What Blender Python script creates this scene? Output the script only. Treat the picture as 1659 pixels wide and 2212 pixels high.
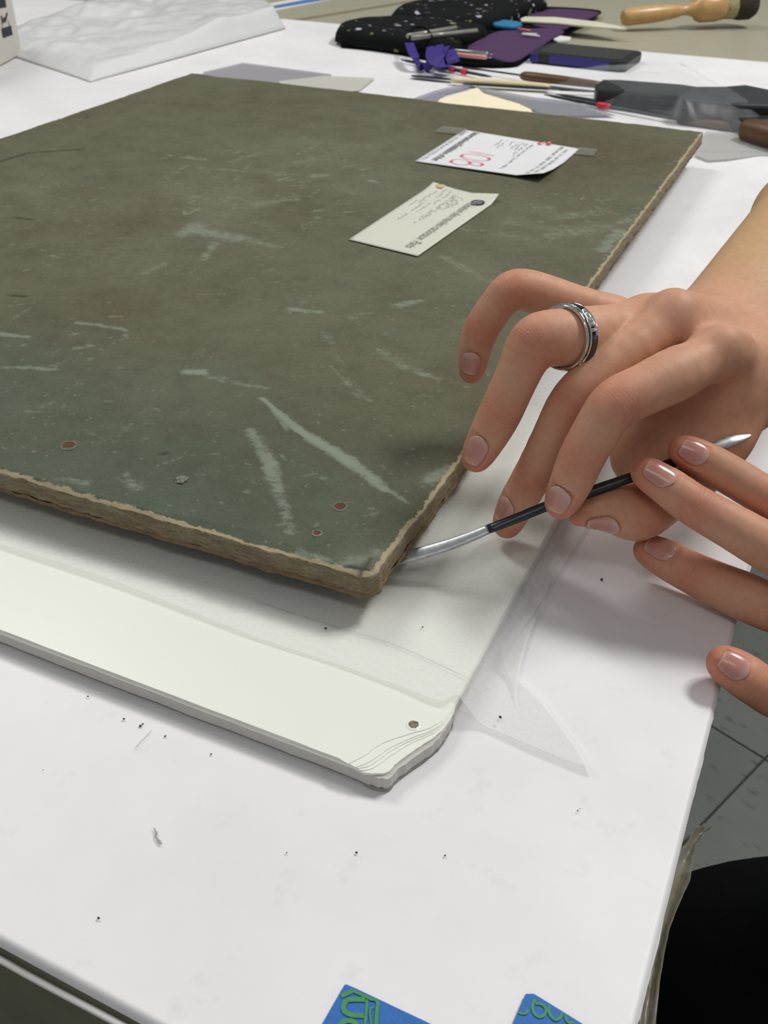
import bpy, bmesh, math, random
import numpy as np
from mathutils import Vector, Matrix

for o in list(bpy.data.objects): bpy.data.objects.remove(o)
SC = bpy.context.scene
COL = SC.collection

# ---------------------------------------------------------------- camera
F = 2167.7
W, H = 1659, 2212
YAW, PIT, ROL = math.radians(23.889), math.radians(34.794), math.radians(0.720)
CH = 0.27                                   # camera height above the table top (z = 0)
def cam_matrix():
    X = np.array([1., 0, 0]); Fw = np.array([0, math.cos(PIT), -math.sin(PIT)]); U = np.array([0, math.sin(PIT), math.cos(PIT)])
    x = X*math.cos(ROL) + U*math.sin(ROL); u = -X*math.sin(ROL) + U*math.cos(ROL)
    c, s = math.cos(YAW), math.sin(YAW)
    Rz = np.array([[c, -s, 0], [s, c, 0], [0, 0, 1]])
    return Rz @ np.array([x, u, -Fw]).T
CM = cam_matrix()
cd = bpy.data.cameras.new('camera'); cam = bpy.data.objects.new('camera', cd); COL.objects.link(cam)
m4 = Matrix.Identity(4)
for i in range(3):
    for j in range(3): m4[i][j] = CM[i][j]
m4[2][3] = CH
cam.matrix_world = m4
cd.sensor_fit = 'VERTICAL'; cd.sensor_height = 36.0; cd.sensor_width = 27.0; cd.lens = 36.0*F/H
cd.clip_start = 0.01; cd.clip_end = 50
cd.dof.use_dof = True; cd.dof.focus_distance = 0.40; cd.dof.aperture_fstop = 30
SC.camera = cam

# ---------------------------------------------------------------- world, lamps, exposure
wd = bpy.data.worlds.new('world'); SC.world = wd; wd.use_nodes = True
wd.node_tree.nodes['Background'].inputs[0].default_value = (0.97, 0.99, 1.0, 1)
wd.node_tree.nodes['Background'].inputs[1].default_value = 0.23
def area(name, loc, target, sx, sy, power, col=(1, 1, 1)):
    l = bpy.data.lights.new(name, 'AREA'); l.shape = 'RECTANGLE'; l.size = sx; l.size_y = sy; l.energy = power; l.color = col
    o = bpy.data.objects.new(name, l); COL.objects.link(o); o.location = loc
    o.rotation_euler = (Vector(target)-Vector(loc)).to_track_quat('-Z', 'Y').to_euler()
    return o
area('overhead_lamp', (0.80, 1.75, 2.2), (-.15, .4, 0), 0.8, 0.35, 46, (1, .99, .965))
area('overhead_lamp', (-1.7, 1.3, 2.3), (-.4, .5, 0), 0.4, 1.0, 22, (1, .99, .965))
area('overhead_lamp', (0.2, -1.0, 2.1), (0, .4, 0), 1.2, 0.3, 6, (1, .99, .965))  # weak fill added from the camera side, softens the shadows
vs = SC.view_settings
SC.display_settings.display_device = 'sRGB'
vs.view_transform = 'Standard'; vs.look = 'None'; vs.gamma = 1.0; vs.exposure = 0.02; vs.use_curve_mapping = False

# ---------------------------------------------------------------- helpers
def ray(px, py):
    return CM @ np.array([(px-W/2)/F, -(py-H/2)/F, -1.0])
def P(px, py, z=0.0):
    d = ray(px, py); t = (z-CH)/d[2]; return d*t + np.array([0, 0, CH])
def D(px, py, d):
    return ray(px, py)*d + np.array([0, 0, CH])
def lin(*c):
    r = []
    for v in c:
        v = v/255.0; r.append(v/12.92 if v <= .04045 else ((v+.055)/1.055)**2.4)
    return (*r, 1.0)
def obj(name, verts, faces, mat=None, parent=None, smooth=False, label=None):
    me = bpy.data.meshes.new(name); me.from_pydata([tuple(map(float, v)) for v in verts], [], [tuple(map(int, f)) for f in faces]); me.update()
    o = bpy.data.objects.new(name, me); COL.objects.link(o)
    if mat: me.materials.append(mat)
    if smooth: me.polygons.foreach_set('use_smooth', [True]*len(me.polygons))
    if parent: o.parent = parent
    if label: o['label'] = label
    return o
def tag(o, label, cat, group=None, kind=None):
    o['label'] = label; o['category'] = cat
    if group: o['group'] = group
    if kind: o['kind'] = kind
    return o
def thing(name, label, cat, group=None):
    o = bpy.data.objects.new(name, None); COL.objects.link(o); o.empty_display_size = .01
    return tag(o, label, cat, group)
def recalc(o):
    bm = bmesh.new(); bm.from_mesh(o.data); bmesh.ops.recalc_face_normals(bm, faces=bm.faces); bm.to_mesh(o.data); bm.free()
def bev(o, w, seg=2, ang=40):
    m = o.modifiers.new('bevel', 'BEVEL'); m.width = w; m.segments = seg; m.limit_method = 'ANGLE'; m.angle_limit = math.radians(ang); return o
def solid(o, t, off=1):
    m = o.modifiers.new('solid', 'SOLIDIFY'); m.thickness = t; m.offset = off; return o
def prism(name, poly, z0, z1, mat, parent=None, bevel=0, label=None, smooth=False):
    """poly: list of (x,y[,...]); z0/z1 scalars"""
    n = len(poly)
    v = [(p[0], p[1], z0) for p in poly] + [(p[0], p[1], z1) for p in poly]
    f = [tuple(range(n))[::-1], tuple(range(n, 2*n))] + [(i, (i+1) % n, n+(i+1) % n, n+i) for i in range(n)]
    o = obj(name, v, f, mat, parent, smooth, label); recalc(o)
    if bevel: bev(o, bevel)
    return o
def frames(pts):
    pts = [Vector(p) for p in pts]; T = []
    for i in range(len(pts)):
        a = pts[max(i-1, 0)]; b = pts[min(i+1, len(pts)-1)]; T.append((b-a).normalized())
    return pts, T
def tube(name, pts, rad, mat, parent=None, n=12, flat=1.0, up=(0, 0, 1), label=None, cap=True):
    """swept tube; rad scalar or list; flat = thickness ratio along 'up'"""
    pts, T = frames(pts); up = Vector(up)
    if not hasattr(rad, '__len__'): rad = [rad]*len(pts)
    if not hasattr(flat, '__len__'): flat = [flat]*len(pts)
    v = []; f = []
    for p, t, r, fl in zip(pts, T, rad, flat):
        s = t.cross(up)
        if s.length < 1e-4: s = t.cross(Vector((1, 0, 0)))
        s.normalize(); u = s.cross(t).normalized()
        for k in range(n):
            a = 2*math.pi*k/n; v.append(p + s*r*math.cos(a) + u*r*fl*math.sin(a))
    for i in range(len(pts)-1):
        for k in range(n):
            f.append((i*n+k, i*n+(k+1) % n, (i+1)*n+(k+1) % n, (i+1)*n+k))
    if cap: f.append(tuple(range(n))[::-1]); f.append(tuple(range((len(pts)-1)*n, len(pts)*n)))
    o = obj(name, v, f, mat, parent, True, label); recalc(o); return o
def catmull(pts, k=6):
    pts = [np.array(p, float) for p in pts]; out = []
    for i in range(len(pts)-1):
        p0 = pts[max(i-1, 0)]; p1 = pts[i]; p2 = pts[i+1]; p3 = pts[min(i+2, len(pts)-1)]
        for j in range(k):
            t = j/k
            out.append(.5*((2*p1)+(-p0+p2)*t+(2*p0-5*p1+4*p2-p3)*t*t+(-p0+3*p1-3*p2+p3)*t**3))
    out.append(pts[-1]); return out
def ribbon(name, pts, w, mat, parent=None, label=None, nrm=(0, 0, 1), z=None):
    """flat printed stroke: strip of width w lying in the plane with normal nrm"""
    pts, T = frames(pts); nrm = Vector(nrm)
    if not hasattr(w, '__len__'): w = [w]*len(pts)
    v = []; f = []
    for p, t, ww in zip(pts, T, w):
        s = t.cross(nrm); s.normalize(); v += [p+s*ww/2, p-s*ww/2]
    for i in range(len(pts)-1): f.append((2*i, 2*i+1, 2*i+3, 2*i+2))
    return obj(name, v, f, mat, parent, False, label)
def join_strokes(name, strokes, mat, parent=None, nrm=(0, 0, 1), label=None):
    V = []; Fc = []
    for kk, (pts, w) in enumerate(strokes):
        pts, T = frames(pts); b = len(V); up_ = Vector(nrm)*(.00002*(kk % 8))
        for p, t in zip(pts, T):
            s = t.cross(Vector(nrm)); s.normalize(); V += [p+s*w/2+up_, p-s*w/2+up_]
        for i in range(len(pts)-1): Fc.append((b+2*i, b+2*i+1, b+2*i+3, b+2*i+2))
    return obj(name, V, Fc, mat, parent, False, label)
def lathe(name, a, b, prof, mat, parent=None, n=24, label=None, squash=1.0):
    """prof: list of (t along a->b, radius)"""
    a = Vector(a); b = Vector(b)
    pts = [a.lerp(b, t) for t, r in prof]
    ax = (b-a).normalized(); s = ax.cross(Vector((0, 0, 1))).normalized(); u = s.cross(ax)
    v = []; f = []
    for p, (t, r) in zip(pts, prof):
        for k in range(n):
            an = 2*math.pi*k/n; v.append(p+s*r*math.cos(an)+u*r*squash*math.sin(an))
    for i in range(len(pts)-1):
        for k in range(n): f.append((i*n+k, i*n+(k+1) % n, (i+1)*n+(k+1) % n, (i+1)*n+k))
    f.append(tuple(range(n))[::-1]); f.append(tuple(range((len(pts)-1)*n, len(pts)*n)))
    o = obj(name, v, f, mat, parent, True, label); recalc(o); return o

# value noise for geometry (numpy, deterministic)
_rng = np.random.RandomState(7); _tab = _rng.rand(256, 256)
def vnoise(x, y):
    x = np.asarray(x, float); y = np.asarray(y, float)
    xi = np.floor(x).astype(int); yi = np.floor(y).astype(int); fx = x-xi; fy = y-yi
    fx = fx*fx*(3-2*fx); fy = fy*fy*(3-2*fy)
    g = lambda a, b: _tab[a % 256, b % 256]
    return (g(xi, yi)*(1-fx)+g(xi+1, yi)*fx)*(1-fy)+(g(xi, yi+1)*(1-fx)+g(xi+1, yi+1)*fx)*fy
def fbm(x, y, o=4):
    s = 0; a = .5
    for i in range(o): s = s+a*vnoise(np.asarray(x)*2**i+17*i, np.asarray(y)*2**i+31*i); a *= .5
    return s/(1-.5**o)

# ---------------------------------------------------------------- materials
class NT:
    def __init__(s, name):
        s.m = bpy.data.materials.new(name); s.m.use_nodes = True; s.t = s.m.node_tree; s.b = s.t.nodes['Principled BSDF']
    def n(s, typ, **k):
        nd = s.t.nodes.new(typ)
        for a, v in k.items(): setattr(nd, a, v)
        return nd
    def l(s, a, b): s.t.links.new(a, b)
    def coord(s, scale=(1, 1, 1), obj_=True):
        tc = s.n('ShaderNodeTexCoord'); mp = s.n('ShaderNodeMapping'); mp.inputs['Scale'].default_value = scale
        s.l(tc.outputs['Object'], mp.inputs[0]); return mp.outputs[0]
    def noise(s, scale, detail=4, rough=.55, vec=None):
        nd = s.n('ShaderNodeTexNoise'); nd.inputs['Scale'].default_value = scale; nd.inputs['Detail'].default_value = detail; nd.inputs['Roughness'].default_value = rough
        s.l(vec if vec is not None else s.coord(), nd.inputs['Vector']); return nd.outputs['Fac']
    def ramp(s, fac, stops):
        r = s.n('ShaderNodeValToRGB'); e = r.color_ramp.elements
        while len(e) < len(stops): e.new(.5)
        for el, (p, c) in zip(e, stops): el.position = p; el.color = c
        s.l(fac, r.inputs[0]); return r.outputs[0]
    def mix(s, fac, a, b, bt='MIX'):
        m = s.n('ShaderNodeMix', data_type='RGBA', blend_type=bt)
        for src, i in ((fac, 0), (a, 6), (b, 7)):
            if hasattr(src, 'links'): s.l(src, m.inputs[i])
            else: m.inputs[i].default_value = src
        return m.outputs[2]
    def math(s, op, a, b=0.0, c=0.0, clamp=False):
        m = s.n('ShaderNodeMath', operation=op); m.use_clamp = clamp
        for src, i in ((a, 0), (b, 1), (c, 2)):
            if hasattr(src, 'links'): s.l(src, m.inputs[i])
            else: m.inputs[i].default_value = src
        return m.outputs[0]
    def attr(s, name):
        a = s.n('ShaderNodeAttribute'); a.attribute_name = name; return a
    def bump(s, h, strength=.3, dist=.001, nrm=None):
        b = s.n('ShaderNodeBump'); b.inputs['Strength'].default_value = strength; b.inputs['Distance'].default_value = dist
        s.l(h, b.inputs['Height'])
        if nrm is not None: s.l(nrm, b.inputs['Normal'])
        s.l(b.outputs[0], s.b.inputs['Normal']); return b.outputs[0]
    def base(s, c):
        if hasattr(c, 'links'): s.l(c, s.b.inputs['Base Color'])
        else: s.b.inputs['Base Color'].default_value = c
    def set(s, **k):
        for a, v in k.items(): s.b.inputs[a.replace('_', ' ')].default_value = v
        return s
def simple(name, c, rough=.6, var=.06, scale=80, metal=0.0, bumpd=0.0, spec=.5):
    t = NT(name); t.set(Roughness=rough, Metallic=metal); t.b.inputs['Specular IOR Level'].default_value = spec
    nz = t.noise(scale, 4)
    d = tuple(max(0, v*(1-var)) for v in c[:3])+(1,); l = tuple(min(1, v*(1+var)) for v in c[:3])+(1,)
    t.base(t.ramp(nz, [(.3, d), (.7, l)]))
    if bumpd: t.bump(nz, .5, bumpd)
    return t.m
def film(name, c, alpha, rough=.25, fib=0.0, scale=300, spec=.5):
    """thin translucent sheet: transparent mixed with a lit white surface"""
    t = NT(name); tr = t.n('ShaderNodeBsdfTransparent'); mx = t.n('ShaderNodeMixShader')
    out = t.t.nodes['Material Output']; t.base(c); t.set(Roughness=rough); t.b.inputs['Specular IOR Level'].default_value = spec
    nz = t.noise(scale, 5, .6)
    f = t.math('MULTIPLY_ADD', nz, fib, alpha-fib*.5, clamp=True)
    t.l(f, mx.inputs[0]); t.l(tr.outputs[0], mx.inputs[1]); t.l(t.b.outputs[0], mx.inputs[2]); t.l(mx.outputs[0], out.inputs[0])
    return t.m

def mat_paper():
    t = NT('white_paper'); t.set(Roughness=.55)
    v = t.coord()
    a = t.noise(9, 5, .6, v); b = t.noise(60, 4, .6, v)
    c = t.ramp(a, [(.35, lin(226, 225, 226)), (.62, lin(235, 234, 235))])
    sm = t.ramp(b, [(.60, (1, 1, 1, 1)), (.80, (.90, .90, .90, 1))])
    t.base(t.mix(1.0, c, sm, 'MULTIPLY'))
    t.bump(t.noise(14, 3, .5, v), .5, .0012)
    return t.m
M_PAPER = mat_paper()
M_SLAB = simple('cream_white_board', lin(234, 236, 226), .35, .015, 12, bumpd=.0001)
M_SLABCORE = simple('board_core_white', lin(196, 194, 188), .85, .04, 400, bumpd=.0002)
M_TISSUE = film('tissue', lin(240, 241, 240), .34, .8, .22, 420, .2)
M_FLAP = film('glassine', lin(214, 214, 218), .55, .35, .10, 300)
M_CLEAR = film('clear_plastic', lin(215, 218, 222), .10, .30, .06, 60, 1.0)
M_WRAP = film('white_wrap', lin(240, 241, 240), .80, .22, .15, 14, .7)
M_BEIGE = simple('beige_laminate', lin(168, 164, 144), .38, .03, 40)
M_OLIVE = simple('olive_edge', lin(118, 118, 98), .6, .12, 30)
M_BLACK = simple('black_cloth', lin(9, 10, 12), .95, .2, 600, bumpd=.0003, spec=.1)
M_DARK = simple('dark_rubber', lin(26, 29, 30), .45, .15, 40)
M_STEEL = simple('steel', lin(150, 152, 155), .32, .12, 220, metal=.9)
M_STEELD = simple('dark_steel', lin(62, 66, 68), .35, .2, 150, metal=.75)
M_IVORY = simple('ivory', lin(222, 208, 170), .4, .05, 30)
M_BONE = simple('bone', lin(226, 224, 200), .35, .04, 30)
M_WOODB = simple('brown_wood', lin(92, 62, 34), .45, .2, 60)
M_PURPLE = simple('purple_cloth', lin(72, 44, 84), .9, .15, 400, bumpd=.0003)
M_VIOLET = simple('violet_ribbon', lin(48, 26, 122), .6, .15, 200)
M_RED = simple('red_band', lin(215, 45, 70), .4, .05, 50)
M_CREAM = simple('cream_paper', lin(248, 236, 205), .5, .03, 30)
M_TAPE = simple('blue_tape', lin(24, 100, 178), .55, .10, 900, bumpd=.0001)
M_GREEN = simple('green_ink', lin(60, 138, 84), .55, .10, 900)
M_INK = simple('grey_ink', lin(120, 121, 122), .7, .1, 200)
M_INKD = simple('dark_ink', lin(42, 44, 46), .7, .1, 200)
M_REDINK = simple('red_ink', lin(226, 158, 172), .7, .05, 200)
M_REDDOT = simple('red_ink_dot', lin(215, 70, 100), .7, .05, 200)
M_LABEL = simple('label_paper', lin(226, 226, 228), .5, .015, 40)
M_LABELC = simple('cream_label', lin(214, 214, 200), .45, .02, 40)
M_CLEARTAPE = film('clear_tape', lin(160, 162, 152), .40, .3, .15, 300)
M_BLUEP = simple('phone_blue', lin(44, 36, 122), .35, .08, 60)
M_GLASS = simple('phone_glass', lin(30, 33, 34), .06, .1, 20)
M_CRUMB = simple('crumb', lin(58, 56, 54), .9, .4, 900)
M_RUST = simple('rust', lin(92, 54, 36), .9, .3, 900, bumpd=.0004)
M_CHALK = simple('chalk', lin(118, 122, 108), .9, .15, 900, bumpd=.0004)
M_TEAL = simple('teal_cloth', lin(30, 120, 160), .6, .1, 90)
M_WHITE = simple('white_plain', lin(228, 226, 222), .5, .02, 30)
M_YEL = simple('pale_yellow', lin(170, 168, 110), .8, .2, 90)

# ================================================================ SETTING
def mat_floor():
    t = NT('floor_tile'); t.set(Roughness=.5); v = t.coord()
    a = t.noise(3, 6, .65, v); b = t.noise(28, 3, .5, t.coord((1, 2.2, 1)))
    c = t.ramp(a, [(.3, lin(98, 104, 99)), (.7, lin(118, 122, 116))])
    k = t.ramp(b, [(.30, (.55, .56, .55, 1)), (.40, (1, 1, 1, 1))])
    t.base(t.mix(1.0, c, k, 'MULTIPLY')); return t.m
FZ = -0.76
floor = bpy.data.objects.new('floor', None); COL.objects.link(floor); floor['kind'] = 'structure'
M_FLOOR = mat_floor(); M_GROUT = simple('grout', lin(60, 62, 60), .9, .1, 30)
fb = prism('subfloor', [(-4, -2.5), (3, -2.5), (3, 5), (-4, 5)], FZ-.05, FZ-.002, M_GROUT, floor)
tile0 = None; TS = .3048
ca, sa = math.cos(math.radians(-22)), math.sin(math.radians(-22))
for i in range(-10, 9):
    for j in range(-7, 9):
        cx, cy = .35+(i*TS)*ca-(j*TS)*sa, .45+(i*TS)*sa+(j*TS)*ca
        if not (-2.4 < cx < 1.9 and -1.2 < cy < 2.2): continue
        if tile0 is None:
            g = TS/2-.0012
            tile0 = prism('tile', [(-g, -g), (g, -g), (g, g), (-g, g)], -.01, 0, M_FLOOR, floor); bev(tile0, .0008, 1); o = tile0
        else:
            o = tile0.copy(); COL.objects.link(o); o.parent = floor
        o.location = (cx, cy, FZ+.0004*math.sin(i*3.1+j)); o.rotation_euler = (0, 0, math.radians(-22))
# back wall far beyond the table (outside the frame, closes the room)
M_WALL = simple('wall_paint', lin(214, 214, 208), .8, .02, 5)
w = prism('wall_back', [(-4, 4.9), (3, 4.9), (3, 5.0), (-4, 5.0)], FZ, 2.2, M_WALL); w['kind'] = 'structure'

# ---------------------------------------------------------------- table
TXR = P(1555, 1500)[0]          # right edge of the table
pc = P(1376, 2212); TXR = (P(1555, 1500)[0]+pc[0])/2
e0, e1 = P(0, 2036), P(350, 2226)
def near_y(x): return e0[1]+(x-e0[0])*(e1[1]-e0[1])/(e1[0]-e0[0])
table = thing('work_table', 'large beige laminate work table with olive edge, mostly under white paper', 'table')
XL = -2.1; YF = 2.9
tp = prism('tabletop', [(XL, near_y(XL)+.004), (TXR-.004, near_y(TXR)+.004), (TXR-.004, YF), (XL, YF)], -.040, -.0065, M_BEIGE, table, .001)
eb = prism('edge_band', [(XL, near_y(XL)+.0005), (TXR-.002, near_y(TXR)+.0005), (TXR-.002, near_y(TXR)+.006), (XL, near_y(XL)+.006)], -.062, -.0068, M_OLIVE, table, .0008)
for x in (XL+.12, TXR-.14):
    for y in (near_y(x)+.14, YF-.12):
        tube('leg', [(x, y, -.040), (x, y, FZ)], .022, M_STEELD, table, 16)
prism('seam_strip', [P(600, 43, 0)[:2], P(900, -5, 0)[:2], P(900, -9, 0)[:2], P(600, 38, 0)[:2]], -.007, -.0060, simple('seam', lin(128, 118, 96), .7), table)

# foam board that lies on the table under the paper
fbrd = prism('foam_board', [(-.92, near_y(-.92)+.0015), (TXR-.0025, near_y(TXR)+.0015), (TXR-.0025, 1.53), (-.92, 1.53)], -.0065, -.0046, M_SLABCORE)
tag(fbrd, 'thick white board lining the table beneath the big white paper', 'board')

# white paper cover, gently uneven, rolled down at the near and the right edge
def paper_cover():
    yf0, yf1 = P(680, 47)[1], P(1659, 133)[1]
    nx, ny = 240, 340
    xs = TXR-(TXR+1.75)*(1-np.linspace(0, 1, nx))**2.2; ts = np.linspace(0, 1, ny)**1.9
    V = []
    for j, t in enumerate(ts):
        for i, x in enumerate(xs):
            y0 = near_y(x); y1 = 1.55; y = y0+(y1-y0)*t
            z = -.0004+.0011*(fbm(x*7+3, y*7, 3)-.5)
            # soft ridge that runs from the slab's near edge
            V.append([x, y, z])
    V = np.array(V)
    X, Y, Z = V[:, 0], V[:, 1], V[:, 2]
    dr = TXR-X; Z -= .0020*np.clip(1-dr/.0022, 0, 1)**2
    dn = Y-np.array([near_y(x) for x in X]); Z -= .0026*np.clip(1-dn/.0026, 0, 1)**2
    X += np.where(dr < 1e-6, .0012*(fbm(Y*90, Y*3, 3)-.5), 0)
    # puckers seen beside the board, right of its far edge
    mk = np.exp(-((X+.03)/.05)**2)*np.clip((Y-.45)/.2, 0, 1)
    Z += mk*.0035*np.sin(Y*42+X*30+2*fbm(X*9, Y*9)*3)**2
    mk2 = np.exp(-((X+.045)/.03)**2-((Y-.84)/.07)**2); Z += mk2*.004
    V[:, 2] = Z
    q = np.arange(nx*ny).reshape(ny, nx)
    Fc = np.stack([q[:-1, :-1], q[:-1, 1:], q[1:, 1:], q[1:, :-1]], -1).reshape(-1, 4)
    o = obj('paper_cover', V, Fc, M_PAPER, None, True); solid(o, .0003, -1)
    return tag(o, 'big sheet of smooth white paper covering the near part of the table', 'paper')
paper_cover()
# folded-under white edge of the lining below the near paper edge
pts = [(x, near_y(x)-.0016, -.0062+.0005*math.sin(x*90)) for x in np.linspace(-1.7, .0, 140)]
tube('edge_tape', pts, .0011, M_WHITE, None, 8, flat=.8)
tag(bpy.data.objects['edge_tape'], 'thin white taped strip along the near table edge at lower left', 'tape')

# ---------------------------------------------------------------- plastic film hanging past the right table edge
def hang_film():
    ctr = [(1390, 2300, -.006), (1402, 2160, -.007), (1415, 2080, -.008), (1430, 2010, -.010), (1448, 1950, -.013), (1462, 1905, -.016), (1477, 1862, -.020), (1492, 1830, -.020), (1510, 1800, -.018), (1527, 1789, -.018)]
    wid = [.0022, .0022, .0020, .0020, .0028, .0038, .0030, .0016, .0022, .0014]
    c = catmull([P(*p) for p in ctr], 6); n = len(c); wv = np.interp(np.linspace(0, 9, n), range(10), wid)
    V = []; Fc = []; K = 7
    for i, (p, ww) in enumerate(zip(c, wv)):
        for k in range(K):
            u = (k/(K-1)-.5)*2
            V.append((p[0]+u*ww, p[1]+u*ww*.2, p[2]-.0022*math.cos(u*2.6)+.0006*math.sin(i*1.3+k*2)))
    for i in range(n-1):
        for k in range(K-1): Fc.append((i*K+k, i*K+k+1, (i+1)*K+k+1, (i+1)*K+k))
    o = obj('plastic_film', V, Fc, film('tan_film', lin(160, 152, 136), .50, .2, .3, 500), None, True); solid(o, .0002)
    tag(o, 'crumpled tan clear film curling out past the right table edge', 'plastic film')
hang_film()

# ================================================================ WHITE SLAB (foam board with chipped corner)
SZ = .0087
slab = thing('white_panel', 'white panel with a drilled hole and chipped delaminated corner lying on the paper', 'panel')
sx = P(979, 1528, SZ)[0]
fA, fB = P(0, 1362, SZ), P(745, 1645, SZ)
def slab_fy(x): return fA[1]+(x-fA[0])*(fB[1]-fA[1])/(fB[0]-fA[0])
XB = -.665; YB = .47
def slab_outline(cut, inset=0.0, rough=.0003, seed=0):
    """cut: list of corner points (px) running from the front edge to the right edge"""
    pts = [(XB, slab_fy(XB)+inset)]
    cp = [P(a, b, SZ)[:2] for a, b in cut]
    for x in np.linspace(-.60, cp[0][0]-.004, 60): pts.append((x, slab_fy(x)+inset+rough*(vnoise(x*400, seed)-.5)*2))
    cc = catmull(cp, 6)
    for k, c in enumerate(cc): pts.append((c[0]+rough*2*(vnoise(k*.8, seed+5)-.5), c[1]+rough*2*(vnoise(k*.7, seed+9)-.5)))
    for y in np.linspace(cp[-1][1]+.004, .465, 60): pts.append((sx-inset+rough*(vnoise(y*400, seed+3)-.5)*2, y))
    pts.append((sx-inset, YB)); pts.append((XB, YB)); return pts
full = [(790, 1664), (820, 1672), (842, 1672), (862, 1650), (905, 1620), (945, 1590), (966, 1562), (981, 1534)]
prism('shadow_line_layer', slab_outline(full, .0011, .0002, 1), .0006, .0016, simple('slab_shadow_layer', lin(150, 146, 138), .8, .2, 300), slab)  # inset darkened layer, added for the shadow line below the panel
prism('core', slab_outline(full, 0, .00035, 2), .0018, SZ-.0022, M_SLABCORE, slab, .0002)
cuts = [[(786, 1663), (815, 1666), (838, 1662), (860, 1640), (900, 1612), (940, 1585), (965, 1560), (980, 1533)],
        [(778, 1660), (805, 1655), (850, 1625), (890, 1600), (935, 1581), (960, 1560), (979, 1532)],
        [(770, 1656), (800, 1646), (842, 1616), (885, 1595), (930, 1578), (958, 1558), (978, 1531)],
        [(762, 1653), (795, 1638), (836, 1610), (882, 1591), (928, 1575), (956, 1557), (978, 1530)],
        [(752, 1650), (785, 1633), (825, 1606), (876, 1588), (925, 1573), (955, 1556), (978, 1530)]]
for k, c in enumerate(cuts):
    c = [(a0*.35+a1*.65, b0*.35+b1*.65) for (a0, b0), (a1, b1) in zip(cuts[1], c)] if 0 < k < 4 else c
    z0 = SZ-.0022+(.00106+(k-1)*.00028 if k else 0)
    prism('paper_layer', slab_outline(c, .0001*k, .00012, 10+k), z0, z0+(.00106 if k == 0 else .00028), M_SLAB, slab, .0001)
hc = P(893, 1566, SZ)
def hole(parent, c, r, mi, mr, seed, rim=.0004, name='screw_hole', label=None):
    n = 28; V = []; Fc = []
    prof = [(1.65, .00002), (1.28, rim*.7), (1.08, rim*.6), (.95, .00015), (.5, .00008), (.0, .00005)]
    rr = np.random.RandomState(seed)
    jit = 1+.22*(rr.rand(n)-.5)
    for q, (a, z) in enumerate(prof):
        for k in range(n):
            an = 2*math.pi*k/n; jj = jit[k] if q < 4 else 1
            V.append((c[0]+r*a*jj*math.cos(an), c[1]+r*a*jj*math.sin(an), c[2]+z*(1+.5*(rr.rand()-.5))))
    for i in range(len(prof)-1):
        for k in range(n): Fc.append((i*n+k, i*n+(k+1) % n, (i+1)*n+(k+1) % n, (i+1)*n+k))
    o = obj(name, V, Fc, mr, parent, True, label); o.data.materials.append(mi)
    o.data.polygons.foreach_set('material_index', [0 if f < 2*n else 1 for f in range(len(Fc))])
    return o
hole(slab, hc, .0017, simple('hole_inside', lin(128, 118, 100), .9, .4, 1200), M_SLAB, 3, .0005, 'drilled_hole')

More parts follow.
